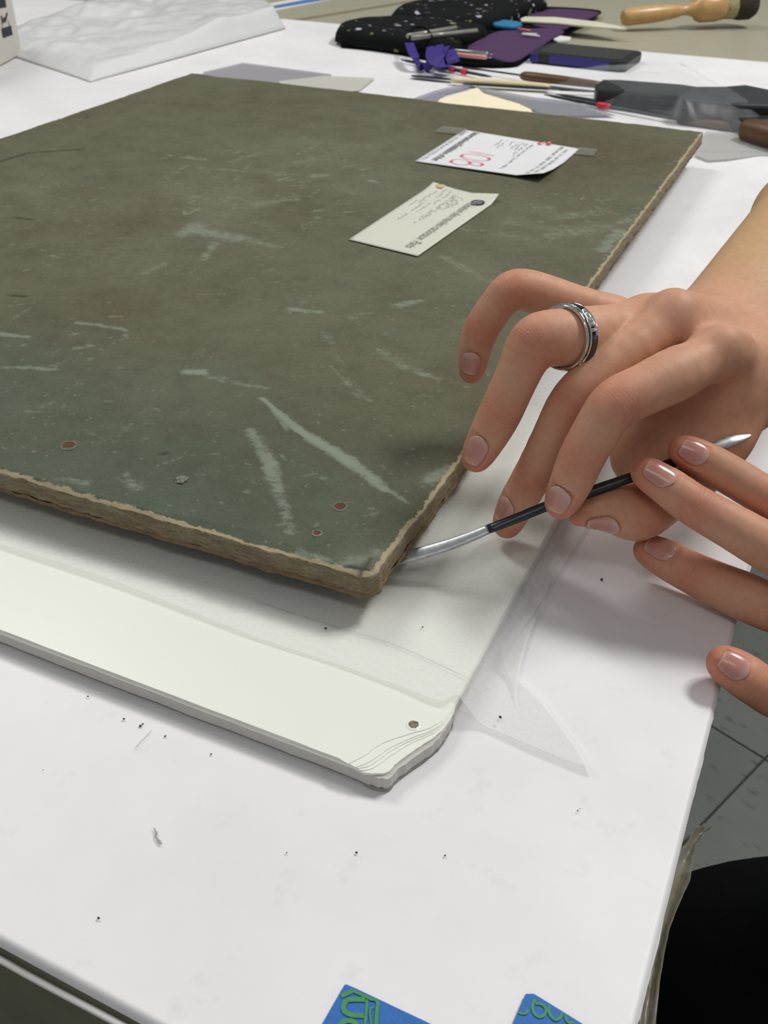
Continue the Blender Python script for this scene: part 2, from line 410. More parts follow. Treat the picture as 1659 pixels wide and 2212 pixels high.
# ================================================================ TISSUE sheet over the slab
def tissue():
    # px outline; z on the slab = SZ, off the slab = paper
    def zt(px, py):
        p = P(px, py, SZ+.0003); return p if p[0] < sx+.0005 else None
    near = [(-300, 1087), (-150, 1134), (0, 1183), (200, 1248), (325, 1294), (542, 1378), (721, 1437), (860, 1488), (950, 1524), (983, 1536), (1000, 1547), (1040, 1561), (1080, 1578), (1130, 1600), (1190, 1625), (1240, 1645), (1275, 1657), (1287, 1660)]
    right = [(1270, 1637), (1240, 1594), (1200, 1542), (1165, 1500), (1131, 1470), (1108, 1454), (1086, 1443), (1082, 1421), (1105, 1385), (1135, 1345), (1165, 1300), (1193, 1256), (1228, 1200), (1262, 1145), (1325, 1040), (1340, 950), (1310, 850), (1250, 760)]
    N = []
    for px, py in near:
        q = P(px, py, SZ); N.append(q if q[0] <= sx else P(px, py, .003))
    R = [P(px, py, .0006) for px, py in right]
    N = catmull(N, 8); R = catmull(R, 8)
    back = [np.array([x, R[-1][1], 0]) for x in np.linspace(N[0][0], R[-1][0], 60)]
    far = back+R[::-1]
    # walk both chains by parameter
    nN = 300
    def samp(ch, t):
        s = t*(len(ch)-1); i = min(int(s), len(ch)-2); return ch[i]*(1-(s-i))+ch[i+1]*(s-i)
    # monotone correspondence: first part of the near edge -> back edge, tail -> right edge
    a = 0
    for i, p in enumerate(N):
        if p[0] < sx-.002: a = i
    fa = len(back)-1
    V = []; rows = 46
    cols = []
    for i in range(nN+1):
        s = i/nN*(len(N)-1)
        if s <= a: fs = s/a*fa*0.98
        else: fs = fa*.98+(s-a)/(len(N)-1-a)*(len(far)-1-fa*.98)
        n0 = samp(N, s/(len(N)-1)); f0 = samp(far, fs/(len(far)-1)); cols.append((n0, f0, s/(len(N)-1)))
    for n0, f0, s in cols:
        for r in range(rows+1):
            t = (r/rows)**1.3; p = n0*(1-t)+f0*t; V.append([p[0], p[1], 0])
    V = np.array(V); X, Y = V[:, 0], V[:, 1]
    off = np.clip((X-sx)/.012, 0, 1); off = off*off*(3-2*off)
    Z = (SZ+.0004)*(1-off)+.0012*off+.0010*off*fbm(X*60, Y*60, 3)+.0002*fbm(X*30, Y*30)
    # near free edge stands off the slab a little
    T = np.tile(np.linspace(0, 1, rows+1)**1.3, len(cols)); S = np.repeat([c[2] for c in cols], rows+1)
    lift = np.clip(1-T/.10, 0, 1)**2*.0022*(1-off)*(.4+.6*np.sin(S*9)**2); Z += lift
    # torn corner stands up off the paper
    c0 = P(1160, 1590, 0); dd = np.sqrt((X-c0[0])**2+(Y-c0[1])**2)
    tipm = np.clip((X-(sx+.01))/.04, 0, 1)*np.clip(1-(Y-.20)/.06, 0, 1); Z += tipm*.0035
    V[:, 2] = Z
    q = np.arange(len(V)).reshape(len(cols), rows+1)
    Fc = np.stack([q[:-1, :-1], q[1:, :-1], q[1:, 1:], q[:-1, 1:]], -1).reshape(-1, 4)
    o = obj('tissue_sheet', V, Fc, M_TISSUE, None, True)
    tag(o, 'thin translucent tissue sheet over the white panel, with a torn pointed corner at right', 'tissue')
tissue()
# creases of the tissue: thin folded lines
def crease(pxs, wv, z, m, par=None):
    return ribbon('crease', catmull([P(a, b, z) for a, b in pxs], 6), wv, m, par)
ts = bpy.data.objects['tissue_sheet']
M_CREASE = film('crease_line', lin(186, 188, 186), .45, .8, .2, 500)
crease([(560, 1300), (700, 1345), (860, 1395), (990, 1455), (1058, 1490)], .0005, SZ+.0011, M_CREASE, ts)
crease([(1193, 1256), (1170, 1300), (1120, 1375), (1085, 1425)], .0006, .0032, M_CREASE, ts)

# ================================================================ OLD BOARD
BZ = .032; BB = .0205
b0, b1 = P(806, 1245, BZ), P(1519, 283, BZ)
bl = P(415, 157, BZ)
BX1 = (b0[0]+b1[0])/2; BX0 = bl[0]; BY0 = (b0[1]+P(0, 1020, BZ)[1])/2; BY1 = (b1[1]+bl[1])/2
board = thing('old_board', 'large worn olive grey board with scuffs, two paper labels and crumbling fibrous edges', 'board')
def seg_mask(X, Y, a, b, r0, r1):
    a = np.array(a[:2]); b = np.array(b[:2]); d = b-a; L = d@d+1e-12
    t = np.clip(((X-a[0])*d[0]+(Y-a[1])*d[1])/L, 0, 1)
    dist = np.hypot(X-a[0]-t*d[0], Y-a[1]-t*d[1]); r = r0+(r1-r0)*t
    return np.clip(1.25-dist/r, 0, 1)
def board_build():
    nx, ny = 330, 560
    ty = np.linspace(0, 1, ny)**1.5; tx = 1-(1-np.linspace(0, 1, nx))**1.0
    TX, TY = np.meshgrid(tx, ty)
    # edges wander like broken fibreboard
    X = BX0+(BX1-BX0)*TX; Y = BY0+(BY1-BY0)*TY
    def rough(s, sd, amp=1.0): return amp*(.0016*(fbm(s*30, sd, 5)-.5)+.0014*(fbm(s*260, sd+8, 3)-.5))
    fade = .012
    yN = rough(X, 3)+.0003*np.sin(X*30); yF = rough(X, 50)+.004*(fbm(X*8, 60)-.5); xL = rough(Y, 20)+.006*(fbm(Y*6, 70)-.5); xR = rough(Y, 33, .8)
    dN = Y-BY0; dF = BY1-Y; dL = X-BX0; dR = BX1-X
    w = lambda d: np.clip(1-d/fade, 0, 1)
    X0, Y0 = X.copy(), Y.copy()
    Y = Y+yN*w(dN)+yF*w(dF); X = X+xL*w(dL)+xR*w(dR)
    # rounded near corner
    cr = .006; cx = BX1-cr; cy = BY0+cr
    inside = (X0 > cx) & (Y0 < cy)
    u = (X0-cx)/cr; v = (cy-Y0)/cr; rr = np.maximum(np.abs(u), np.abs(v)); h = np.hypot(u, v)+1e-9
    X = np.where(inside, cx+u/h*rr*cr+(X-X0), X); Y = np.where(inside, cy-v/h*rr*cr+(Y-Y0), Y)
    Z = BZ+.0005*(fbm(X*10, Y*10, 3)-.5)+.0001*(fbm(X*160, Y*160, 3)-.5)
    dmin = np.minimum(np.minimum(dN, dF), np.minimum(dL, dR))
    chipn = fbm(X*110, Y*110, 4)
    chipw = .0022+.0035*np.clip(fbm(X*40, Y*40, 3)-.42, 0, 1)*4
    Z -= np.clip(1-dmin/chipw, 0, 1)*(.0007+.0012*chipn)
    # scuffs
    S = np.zeros_like(X)
    def sc(x0, y0, x1, y1, r0, r1, s):
        np.maximum(S, s*seg_mask(X, Y, P(x0, y0, BZ), P(x1, y1, BZ), r0, r1), out=S)
    L = [(566, 860, 640, 925, .0016, .0034, .9), (575, 868, 620, 930, .001, .0015, .6), (640, 925, 760, 1000, .0036, .0050, .95), (760, 1000, 830, 1055, .0050, .0040, .8), (830, 1055, 885, 1090, .0035, .0012, .6), (655, 950, 740, 985, .0012, .001, .5),
         (540, 930, 575, 985, .004, .005, .62), (575, 985, 600, 1060, .006, .0045, .66), (600, 1060, 630, 1150, .0045, .004, .5), (578, 1010, 590, 1000, .004, .004, .8),
         (405, 803, 438, 805, .0045, .0055, .8), (438, 810, 570, 838, .006, .004, .42), (570, 838, 640, 845, .004, .003, .3),
         (165, 698, 215, 702, .003, .004, .62), (215, 702, 268, 712, .004, .003, .55), (268, 712, 272, 730, .003, .003, .5), (272, 730, 215, 755, .003, .002, .4), (165, 752, 198, 747, .004, .003, .6),
         (0, 722, 60, 728, .004, .003, .65), (0, 795, 60, 793, .003, .003, .5), (60, 793, 118, 798, .004, .003, .6), (118, 797, 140, 780, .003, .002, .4),
         (395, 505, 425, 488, .010, .012, .62), (425, 498, 520, 515, .013, .012, .6), (520, 515, 608, 535, .010, .004, .5), (440, 560, 465, 525, .006, .006, .5),
         (310, 590, 355, 570, .006, .006, .45), (555, 440, 640, 430, .010, .008, .45), (380, 450, 330, 455, .006, .004, .4),
         (628, 668, 688, 675, .005, .004, .65), (650, 660, 670, 640, .003, .003, .4), (860, 660, 905, 650, .006, .005, .6), (760, 685, 800, 675, .005, .005, .4),
         (815, 755, 870, 790, .006, .005, .42), (870, 790, 950, 820, .005, .004, .5), (700, 720, 745, 800, .005, .003, .35), (740, 815, 800, 865, .003, .003, .45), (715, 790, 775, 860, .0015, .0015, .5),
         (960, 555, 1010, 585, .007, .006, .45), (1010, 585, 1075, 615, .006, .005, .4), (1000, 495, 1150, 515, .010, .008, .38), (1110, 480, 1210, 500, .020, .016, .35),
         (1190, 510, 1300, 490, .014, .016, .45), (1210, 470, 1300, 455, .012, .014, .42), (1300, 540, 1340, 500, .008, .010, .6), (1340, 480, 1395, 465, .006, .006, .5),
         (330, 1010, 400, 985, .0012, .0012, .5), (400, 985, 470, 980, .0012, .0012, .45), (270, 1030, 300, 1055, .005, .004, .5), (140, 1035, 185, 1045, .004, .004, .5),
         (925, 1035, 985, 1005, .006, .005, .65), (740, 1215, 820, 1195, .006, .005, .5), (640, 1190, 700, 1210, .004, .004, .6), (1240, 330, 1260, 340, .003, .003, .2),
         (80, 880, 110, 870, .005, .003, .35), (120, 900, 145, 870, .002, .002, .4), (25, 690, 65, 665, .003, .003, .4), (470, 365, 530, 370, .004, .003, .5), (400, 340, 440, 345, .008, .006, .5),
         (500, 350, 560, 330, .006, .005, .4), (640, 350, 680, 345, .010, .008, .42), (680, 380, 700, 378, .008, .007, .6), (800, 390, 815, 395, .005, .003, .6), (350, 850, 370, 790, .003, .003, .25),
         (610, 890, 640, 915, .002, .003, .5), (1280, 330, 1330, 350, .002, .002, .35), (1355, 355, 1480, 400, .002, .002, .35), (1440, 355, 1490, 340, .003, .003, .4)]
    for a in L: sc(*a)
    rr = random.Random(5)
    for (xa, xb, ya, yb, n, s) in ((330, 800, 310, 490, 150, .6), (0, 300, 380, 600, 110, .45), (300, 700, 480, 650, 70, .4), (0, 300, 640, 960, 80, .42), (1150, 1400, 400, 560, 70, .55), (200, 1000, 850, 1150, 90, .4), (600, 1000, 560, 860, 60, .35), (100, 900, 200, 330, 60, .35)):
        for k in range(n):
            x = rr.uniform(xa, xb); y = rr.uniform(ya, yb); l = rr.uniform(3, 34); an = rr.gauss(-.12, .45)
            r_ = rr.uniform(.0012, .0035)
            sc(x, y, x+l*math.cos(an), y+l*math.sin(an)*.6, r_, r_*.5, s*rr.uniform(.4, 1.1))
    Dk = np.zeros_like(X)
    for (x0, y0, x1, y1, r) in ((25, 638, 55, 640, .0018), (35, 470, 70, 474, .0016), (185, 255, 192, 252, .002), (0, 348, 60, 330, .003), (60, 330, 180, 322, .002), (350, 980, 360, 978, .0015), (775, 1238, 800, 1205, .0012), (745, 1222, 790, 1228, .001), (1030, 500, 1050, 505, .001)):
        np.maximum(Dk, seg_mask(X, Y, P(x0, y0, BZ), P(x1, y1, BZ), r, r), out=Dk)
    Z -= Dk*.0006
    # greener and cooler towards the near and the left side
    G = np.clip(1.05-np.hypot((X-BX1+.12)/.30, (Y-BY0)/.16), 0, 1)*.9+np.clip(.8-np.hypot((X-BX1+.30)/.16, (Y-BY0-.07)/.12), 0, 1)*.6
    E = np.clip(1-dmin/.006, 0, 1)
    HZ = np.zeros_like(X)
    for (px_, py_, rr_, ww_) in ((560, 430, .11, .9), (330, 540, .08, .6), (700, 330, .12, .7), (150, 420, .10, .5), (1210, 480, .06, .8), (430, 650, .07, .35), (1050, 600, .05, .5), (200, 880, .05, .4), (880, 820, .05, .25), (760, 1215, .012, .8), (950, 1020, .012, .8)):
        c_ = P(px_, py_, BZ); HZ = np.maximum(HZ, ww_*np.exp(-((X-c_[0])**2+(Y-c_[1])**2)/rr_**2))
    HZ = HZ*np.clip(fbm(X*25, Y*25, 4)*3-.9, 0, 1)
    V = np.stack([X.ravel(), Y.ravel(), Z.ravel()], 1)
    q = np.arange(nx*ny).reshape(ny, nx)
    Fc = np.stack([q[:-1, :-1], q[:-1, 1:], q[1:, 1:], q[1:, :-1]], -1).reshape(-1, 4)
    t = NT('olive_board'); t.set(Roughness=.72); t.b.inputs['Specular IOR Level'].default_value = .22
    v = t.coord(); n1 = t.noise(5, 5, .6, v); n2 = t.noise(42, 6, .7, v); n3 = t.noise(700, 4, .7, v); n4 = t.noise(180, 5, .75, t.coord((1, 1.6, 1)))
    c = t.ramp(n1, [(.30, lin(88, 82, 62)), (.52, lin(95, 93, 73)), (.72, lin(99, 102, 84))])
    at = t.attr('marks')
    sep = t.n('ShaderNodeSeparateColor'); t.l(at.outputs['Color'], sep.inputs[0])
    gf = t.math('MULTIPLY', sep.outputs[1], t.math('MULTIPLY_ADD', n2, .7, .6), clamp=True)
    c = t.mix(gf, c, lin(79, 90, 75))
    sp = t.ramp(n2, [(.30, (.80, .80, .78, 1)), (.5, (1, 1, 1, 1)), (.72, (1.13, 1.13, 1.1, 1))]); c = t.mix(1.0, c, sp, 'MULTIPLY')
    gr = t.ramp(n3, [(.3, (.86, .86, .86, 1)), (.7, (1.12, 1.12, 1.12, 1))]); c = t.mix(1.0, c, gr, 'MULTIPLY')
    sf = t.math('MULTIPLY', t.math('SUBTRACT', t.math('MULTIPLY_ADD', sep.outputs[0], 1.15, 0), t.math('MULTIPLY_ADD', n4, 2.2, -.78)), 2.4, clamp=True)
    sf = t.math('MULTIPLY', sf, t.math('MULTIPLY_ADD', sep.outputs[0], .65, .25), clamp=True)
    c = t.mix(t.math('MULTIPLY', sf, .9), c, lin(140, 150, 134))
    spk = t.ramp(t.noise(260, 2, .4, v), [(.70, (0, 0, 0, 1)), (.74, (1, 1, 1, 1))]); c = t.mix(t.math('MULTIPLY', spk, .45), c, lin(130, 128, 108))
    hz = t.attr('haze'); c = t.mix(t.math('MULTIPLY', hz.outputs['Fac'], t.math('MULTIPLY_ADD', n4, 1.6, -.45, clamp=True), clamp=True), c, lin(130, 132, 116))
    ef = t.math('MULTIPLY', t.math('SUBTRACT', sep.outputs[2], t.math('MULTIPLY_ADD', t.noise(150, 6, .75, v), 1.15, .10)), 9.0, clamp=True)
    c = t.mix(ef, c, lin(164, 152, 124))
    dk = t.attr('dark'); c = t.mix(t.math('MULTIPLY', dk.outputs['Fac'], .7), c, lin(44, 42, 34))
    t.base(c); t.bump(t.math('ADD', n4, t.math('MULTIPLY', n3, .6)), .35, .0006)
    o = obj('face', V, Fc, t.m, board, True)
    ca_ = o.data.color_attributes.new('marks', 'FLOAT_COLOR', 'POINT')
    buf = np.stack([S.ravel(), G.ravel(), E.ravel(), np.ones(S.size)], 1).astype(np.float32); ca_.data.foreach_set('color', buf.ravel())
    ha = o.data.attributes.new('haze', 'FLOAT', 'POINT'); ha.data.foreach_set('value', HZ.ravel().astype(np.float32))
    da = o.data.attributes.new('dark', 'FLOAT', 'POINT'); da.data.foreach_set('value', Dk.ravel().astype(np.float32))
    # fibrous sides: rings around the perimeter
    per = np.concatenate([q[0, :-1], q[:-1, -1], q[-1, :0:-1], q[:0:-1, 0]])
    base = V[per]; nrm = np.zeros((len(per), 2))
    e = np.roll(base, -1, 0)-np.roll(base, 1, 0); nrm[:, 0] = e[:, 1]; nrm[:, 1] = -e[:, 0]; nrm /= np.linalg.norm(nrm, axis=1)[:, None]+1e-9
    for _ in range(6): nrm = (np.roll(nrm, 1, 0)+nrm+np.roll(nrm, -1, 0)); nrm /= np.linalg.norm(nrm, axis=1)[:, None]
    cs = np.concatenate([[0], np.cumsum(np.linalg.norm(np.diff(base[:, :2], axis=0), axis=1))])
    def rings(levels):
        R = []
        for k, (z, out, amp, f) in enumerate(levels):
            o_ = out+amp*(fbm(cs*f, k*7.3+2, 4)-.5)*2
            zz = z if z is not None else base[:, 2]
            zz = zz+0*cs+(.0003*(fbm(cs*90, k*3+5, 3)-.5)*2 if k else 0)
            R.append(np.stack([base[:, 0]+nrm[:, 0]*o_, base[:, 1]+nrm[:, 1]*o_, zz], 1))
        return R
    n = len(per)
    def skin(R, name, mat, closeb=False):
        VV = np.concatenate(R); Fq = []
        i = np.arange(n); j = (i+1) % n
        for k in range(len(R)-1): Fq.append(np.stack([k*n+i, (k+1)*n+i, (k+1)*n+j, k*n+j], 1))
        FF = [tuple(f) for f in np.concatenate(Fq)]
        if closeb: FF.append(tuple(((len(R)-1)*n+np.arange(n)).tolist()))
        oo = obj(name, VV, FF, mat, board, True); recalc(oo); return oo
    tc = NT('fibre_edge'); tc.set(Roughness=.9)
    v1 = tc.coord((1, 1, 5)); a1 = tc.noise(120, 7, .75, v1); a2 = tc.noise(620, 6, .8, tc.coord((1, 1, 2.2)))
    cc = tc.ramp(a1, [(.3, lin(130, 115, 88)), (.5, lin(165, 150, 120)), (.68, lin(188, 177, 150))])
    cc = tc.mix(1.0, cc, tc.ramp(a2, [(.28, (.5, .47, .42, 1)), (.48, (1, 1, 1, 1)), (.75, (1.15, 1.14, 1.1, 1))]), 'MULTIPLY')
    tc.base(cc); tc.bump(tc.math('ADD', a1, a2), .9, .0016)
    R = rings([(None, 0, 0, 1), (BZ-.0010, .0003, .0004, 220), (BZ-.0018, .0006, .0006, 260), (BZ-.0030, .0006, .0007, 240), (BZ-.0045, .0007, .0006, 260), (BZ-.0058, .0006, .0006, 240), (BZ-.0074, .0006, .0006, 260), (BB+.0022, .0004, .0005, 220)])
    skin(R, 'fibre_core', tc.m)
    R2 = rings([(BB+.0023, .0004, .0008, 120), (BB+.0016, .0010, .0008, 60), (BB+.0006, .0009, .0009, 50), (BB, .0003, .0007, 70), (BB, -.02, .0001, 5)])
    skin(R2, 'bottom_sheet', simple('brown_backing', lin(122, 100, 72), .85, .25, 200, bumpd=.0005), closeb=True)
board_build()
for k, (x, y, r, lb) in enumerate(((148, 962, .0026, None), (735, 1094, .0022, None), (685, 1152, .0014, None))):
    hole(board, P(x, y, BZ+.0002), r, M_RUST, M_CHALK if k == 2 else simple('hole_rim', lin(92, 100, 84), .8, .2, 500), 20+k, .0005)
def lump(name, c, r, mat, parent=None, seed=0, flat=.6, n=2, label=None):
    bm = bmesh.new(); bmesh.ops.create_icosphere(bm, subdivisions=n, radius=r); rr = random.Random(seed)
    for v in bm.verts: v.co *= rr.uniform(.65, 1.3); v.co.z *= flat
    me = bpy.data.meshes.new(name); bm.to_mesh(me); bm.free(); me.materials.append(mat)
    o = bpy.data.objects.new(name, me); COL.objects.link(o); o.location = c
    if parent: o.parent = parent
    if label: o['label'] = label
    return o
lump('plaster_plug', P(392, 1036, BZ+.0004), .0026, M_CHALK, board, 3, .35, 3, 'pale crumbly plug in the board face')
# inner support that carries the board (hidden in its shadow)
sup = prism('foam_block', [(BX0+.05, .53), (BX1-.05, .53), (BX1-.05, BY1-.07), (BX0+.05, BY1-.07)], .0008, BB, M_WHITE)
tag(sup, 'white foam block hidden beneath the old board, holding it up', 'foam block')
LABZ = BZ+.0006

# ================================================================ LABELS on the board
def warp_sheet(name, corners, n, hf, mat, parent=None, th=.00025):
    """quad sheet; corners in order (s0t0, s1t0, s1t1, s0t1); hf(s,t)->height"""
    V = []
    for j in range(n+1):
        for i in range(n+1):
            s, t = i/n, j/n
            p = (corners[0]*(1-s)+corners[1]*s)*(1-t)+(corners[3]*(1-s)+corners[2]*s)*t
            h = hf(s, t); V.append((p[0], p[1], p[2]+h))
    Fc = [(j*(n+1)+i, j*(n+1)+i+1, (j+1)*(n+1)+i+1, (j+1)*(n+1)+i) for j in range(n) for i in range(n)]
    o = obj(name, V, Fc, mat, parent, True); recalc(o); solid(o, th, 0); return o
def quadpt(c, s, t, z=0):
    p = (c[0]*(1-s)+c[1]*s)*(1-t)+(c[3]*(1-s)+c[2]*s)*t; return p+np.array([0, 0, z])
def words_line(c, s, t0, t1, size, rnd, z, strokes, gap=.35, w=None):
    """illegible small print: short upright strokes grouped in words along t at column s"""
    L = np.linalg.norm(quadpt(c, s, t1)-quadpt(c, s, t0)); W_ = np.linalg.norm(quadpt(c, 1, .5)-quadpt(c, 0, .5))
    t = t0; hs = size/W_
    while t < t1-.01:
        wl = rnd.uniform(2, 7)
        k = 0
        while k < wl and t < t1:
            a = rnd.uniform(.55, 1.0)
            strokes.append(([quadpt(c, s-hs*.5, t, z(s, t)), quadpt(c, s-hs*.5+hs*a, t, z(s, t))], size*.22))
            if rnd.random() < .6: strokes.append(([quadpt(c, s-hs*(.5 if rnd.random() < .5 else -.1), t, z(s, t)), quadpt(c, s-hs*(.5 if rnd.random() < .5 else -.1), min(t1, t+size*.5/L), z(s, t))], size*.2))
            t += size*.62/L; k += 1
        t += size*.7/L
# label 1: corners: s along +x of the board, t towards the viewer
M_LT = film('print_grey', lin(120, 122, 124), .75, .8, 0)
l1 = [P(1003, 281, LABZ), P(1252, 322, LABZ), P(1172, 392, LABZ), P(896, 349, LABZ)]
lab1 = thing('inventory_label', 'white paper label with red handwritten 108 taped to the old board', 'label')
h1 = lambda s, t: .0002+.0045*max(0, s-.80)/.2*max(0, t-.45)/.55*(1.0)+.0018*max(0, t-.75)/.25*s
warp_sheet('paper', l1, 20, h1, M_LABEL, lab1)
zz1 = lambda s, t: h1(s, t)+.00035
rd = random.Random(11); st = []; sb = []
words_line(l1, .925, .10, .93, .0034, rd, zz1, st); words_line(l1, .872, .04, .97, .0036, rd, zz1, st)
words_line(l1, .645, .12, .88, .0034, rd, zz1, st)
for s, t1 in ((.60, .46), (.565, .34), (.53, .40), (.485, .24), (.43, .36), (.39, .30)): words_line(l1, s, .12, t1, .0032, rd, zz1, st)
words_line(l1, .62, .5, .58, .0036, rd, zz1, st)
words_line(l1, .045, .04, .96, .0030, rd, zz1, st)
join_strokes('printed_text', st, M_LT, lab1)['kind'] = 'stuff'
def text_on(name, body, origin, dx, up, size, mat, parent, z=.0, bold=0, wid=None, bend=None):
    cu = bpy.data.curves.new(name, 'FONT'); cu.body = body; cu.size = size; cu.offset = bold; cu.resolution_u = 2
    tmp = bpy.data.objects.new('tmp', cu); COL.objects.link(tmp)
    dg = bpy.context.evaluated_depsgraph_get(); me = bpy.data.meshes.new_from_object(tmp.evaluated_get(dg))
    bpy.data.objects.remove(tmp)
    n = len(me.vertices); co = np.zeros(n*3); me.vertices.foreach_get('co', co); co = co.reshape(-1, 3)
    wmax = co[:, 0].max(); k = (wid/wmax) if wid else 1
    dx = np.array(dx, float); dx /= np.linalg.norm(dx); up = np.array(up, float); up /= np.linalg.norm(up)
    V = np.array(origin)[None, :]+dx[None, :]*co[:, :1]*k+up[None, :]*co[:, 1:2]
    if bend: V[:, 2] += [bend(v) for v in V]
    me.vertices.foreach_set('co', V.ravel()); me.materials.clear(); me.materials.append(mat); me.update(); me.name = name
    o = bpy.data.objects.new(name, me); COL.objects.link(o); o.parent = parent; return o
a = quadpt(l1, .105, .04, .0011); b = quadpt(l1, .105, .97, .0011); ux = quadpt(l1, .3, .5)-quadpt(l1, .0, .5)
text_on('title_text', 'International Exhibition of Art', a, b-a, ux, .0085, M_INK, lab1, wid=np.linalg.norm(b-a)*.95, bold=.00030)
# red 108, drawn where it lies
zr = LABZ+.0012
def pxs(lst, z=zr): return [P(a, b, z) for a, b in lst]
def c2(x, y): return (890+x*200/1659., 270+y*130/1078.)
def ell(x0, y0, x1, y1, w_, n=24):
    cx, cy = (x0+x1)/2, (y0+y1)/2; ax = np.array([(x1-x0)/2, (y1-y0)/2]); pr = np.array([-ax[1], ax[0]]); pr = pr/np.linalg.norm(pr)*w_
    return [c2(cx+ax[0]*math.cos(t)+pr[0]*math.sin(t), cy+ax[1]*math.cos(t)+pr[1]*math.sin(t)) for t in np.linspace(0, 2*math.pi, n)]
red = [(pxs([c2(1020, 462), c2(1150, 480), c2(1300, 505), c2(1475, 540)]), .0011),
       (pxs(ell(890, 538, 1395, 600, 52)), .0011), (pxs(ell(700, 640, 1040, 672, 52)), .0011), (pxs(ell(1040, 675, 1268, 705, 36)), .0011)]
join_strokes('handwritten_number', red, M_REDINK, lab1, label='red handwritten 108')
dots = [(pxs([c2(x-22, y-4), c2(x+22, y+4)], zr+.0002), .0042) for x, y in ((1035, 672), (1258, 703), (895, 540), (705, 642), (1385, 598))]
def c3(x, y): return (1060+x*200/1659., 270+y*130/1078.)
dots += [(pxs([c3(850, 318), c3(900, 322)], zr+.0002), .0048), (pxs([c3(1000, 325), c3(1075, 335)], zr+.0002), .0060)]
for d_ in dots: join_strokes('ink_blot', [d_], M_REDDOT, lab1)
join_strokes('red_mark', [(pxs([c3(850, 300), c3(900, 345), c3(960, 300), c3(1010, 350), c3(1060, 300)], zr+.0001), .0022)], M_REDINK, lab1)
for nm, q, wv in (('tape_strip', [(948, 278), (1004, 284)], .022), ('tape_strip', [(1246, 325), (1287, 329)], .022)):
    o = ribbon(nm, [P(a, b, LABZ+.0008) for a, b in q], wv, M_CLEARTAPE, lab1, label='clear tape')
# label 2
l2 = [P(936, 398, LABZ), P(1077, 431, LABZ), P(902, 554, LABZ), P(753, 518, LABZ)]
lab2 = thing('museum_label', 'cream printed label with a dark round logo and torn top corner on the old board', 'label')
h2 = lambda s, t: .0002+.004*max(0, 1-t/.09)*max(0, s-.6)/.4+.0015*max(0, 1-t/.12)*max(0, .35-s)/.35
warp_sheet('paper', l2, 20, h2, M_LABELC, lab2)
tc_ = warp_sheet('torn_corner', [P(936, 397, LABZ+.001), P(962, 400, LABZ+.001), P(956, 407, LABZ+.001), P(944, 406, LABZ+.001)], 4, lambda s, t: .0003*math.sin(s*3), simple('torn_tan', lin(196, 178, 138), .8, .1, 200), lab2)
a = quadpt(l2, .73, .16, .0012); b = quadpt(l2, .73, .93, .0010); ux = quadpt(l2, 1, .5)-quadpt(l2, 0, .5)
text_on('title_text', 'Réunion des musées nationaux  Paris', a, b-a, ux, .0100, simple('ink_light', lin(140, 140, 134), .7), lab2, wid=np.linalg.norm(b-a), bold=.0001)
st = []; z2 = lambda s, t: h2(s, t)+.0004
for s, t0, t1 in ((.50, .12, .58), (.54, .12, .42), (.46, .10, .62), (.58, .12, .36), (.62, .14, .34), (.36, .06, .30), (.28, .05, .24), (.22, .28, .62), (.30, .30, .48), (.17, .06, .32), (.10, .30, .40)):
    words_line(l2, s, t0, t1, .0030, rd, z2, st)
join_strokes('printed_text', st, film('print_light', lin(150, 151, 146), .7, .8, 0), lab2)['kind'] = 'stuff'
cl = P(1032, 437, LABZ+.0010); V = [(cl[0], cl[1], cl[2])]+[(cl[0]+.0052*math.cos(t), cl[1]+.0062*math.sin(t), cl[2]) for t in np.linspace(0, 2*math.pi, 28, endpoint=False)]
lg = obj('round_logo', V, [(0, 1+k, 1+(k+1) % 28) for k in range(28)], M_INKD, lab2)
join_strokes('logo_figure', [([(cl[0]-.003, cl[1]-.002, cl[2]+.0001), (cl[0]+.001, cl[1]+.004, cl[2]+.0001)], .003), ([(cl[0]+.001, cl[1]-.004, cl[2]+.0001), (cl[0]+.003, cl[1]+.002, cl[2]+.0001)], .002)], M_INK, lg)

# ================================================================ BLUE TAPES at the bottom
def tape(outline, strokes, label, z=.0006):
    t_ = thing('blue_tape', label, 'tape', None)
    prism('tape_strip', [P(a, b, z)[:2] for a, b in outline], .0003, z+.0001, M_TAPE, t_)
    join_strokes('green_lettering', [([P(a, b, z+.0004) for a, b in s], w_) for s, w_ in strokes], M_GREEN, t_)
def t4(x, y): return (690+x*210/1659., 2120+y*92/727.)
tape([(744, 2128), (749, 2127), (770, 2136), (960, 2226), (1150, 2320), (1000, 2600), (560, 2420), (690, 2222)],
     [([t4(370, 245), t4(450, 215), t4(560, 160)], .0013), ([t4(560, 150), t4(720, 225), t4(900, 300)], .0009),
      (catmull([t4(780, 310), t4(600, 305), t4(480, 320), t4(415, 400), t4(425, 500), t4(520, 560), t4(640, 580), t4(760, 580)], 5), .0014),
      ([t4(810, 310), t4(805, 450), t4(775, 760)], .0008), ([t4(860, 300), t4(940, 310), t4(1000, 350)], .0008), ([t4(1000, 350), t4(985, 500), t4(965, 780)], .0011),
      (catmull([t4(340, 760), t4(400, 700), t4(500, 670), t4(600, 700), t4(640, 780)], 4), .0014),
      (catmull([t4(930, 430), t4(880, 480), t4(860, 560), t4(880, 700), t4(860, 800)], 4), .0005)],
     'blue painter tape piece at the bottom with thick green block lettering')
def t5(x, y): return (1100+x*180/1659., 2130+y*82/756.)
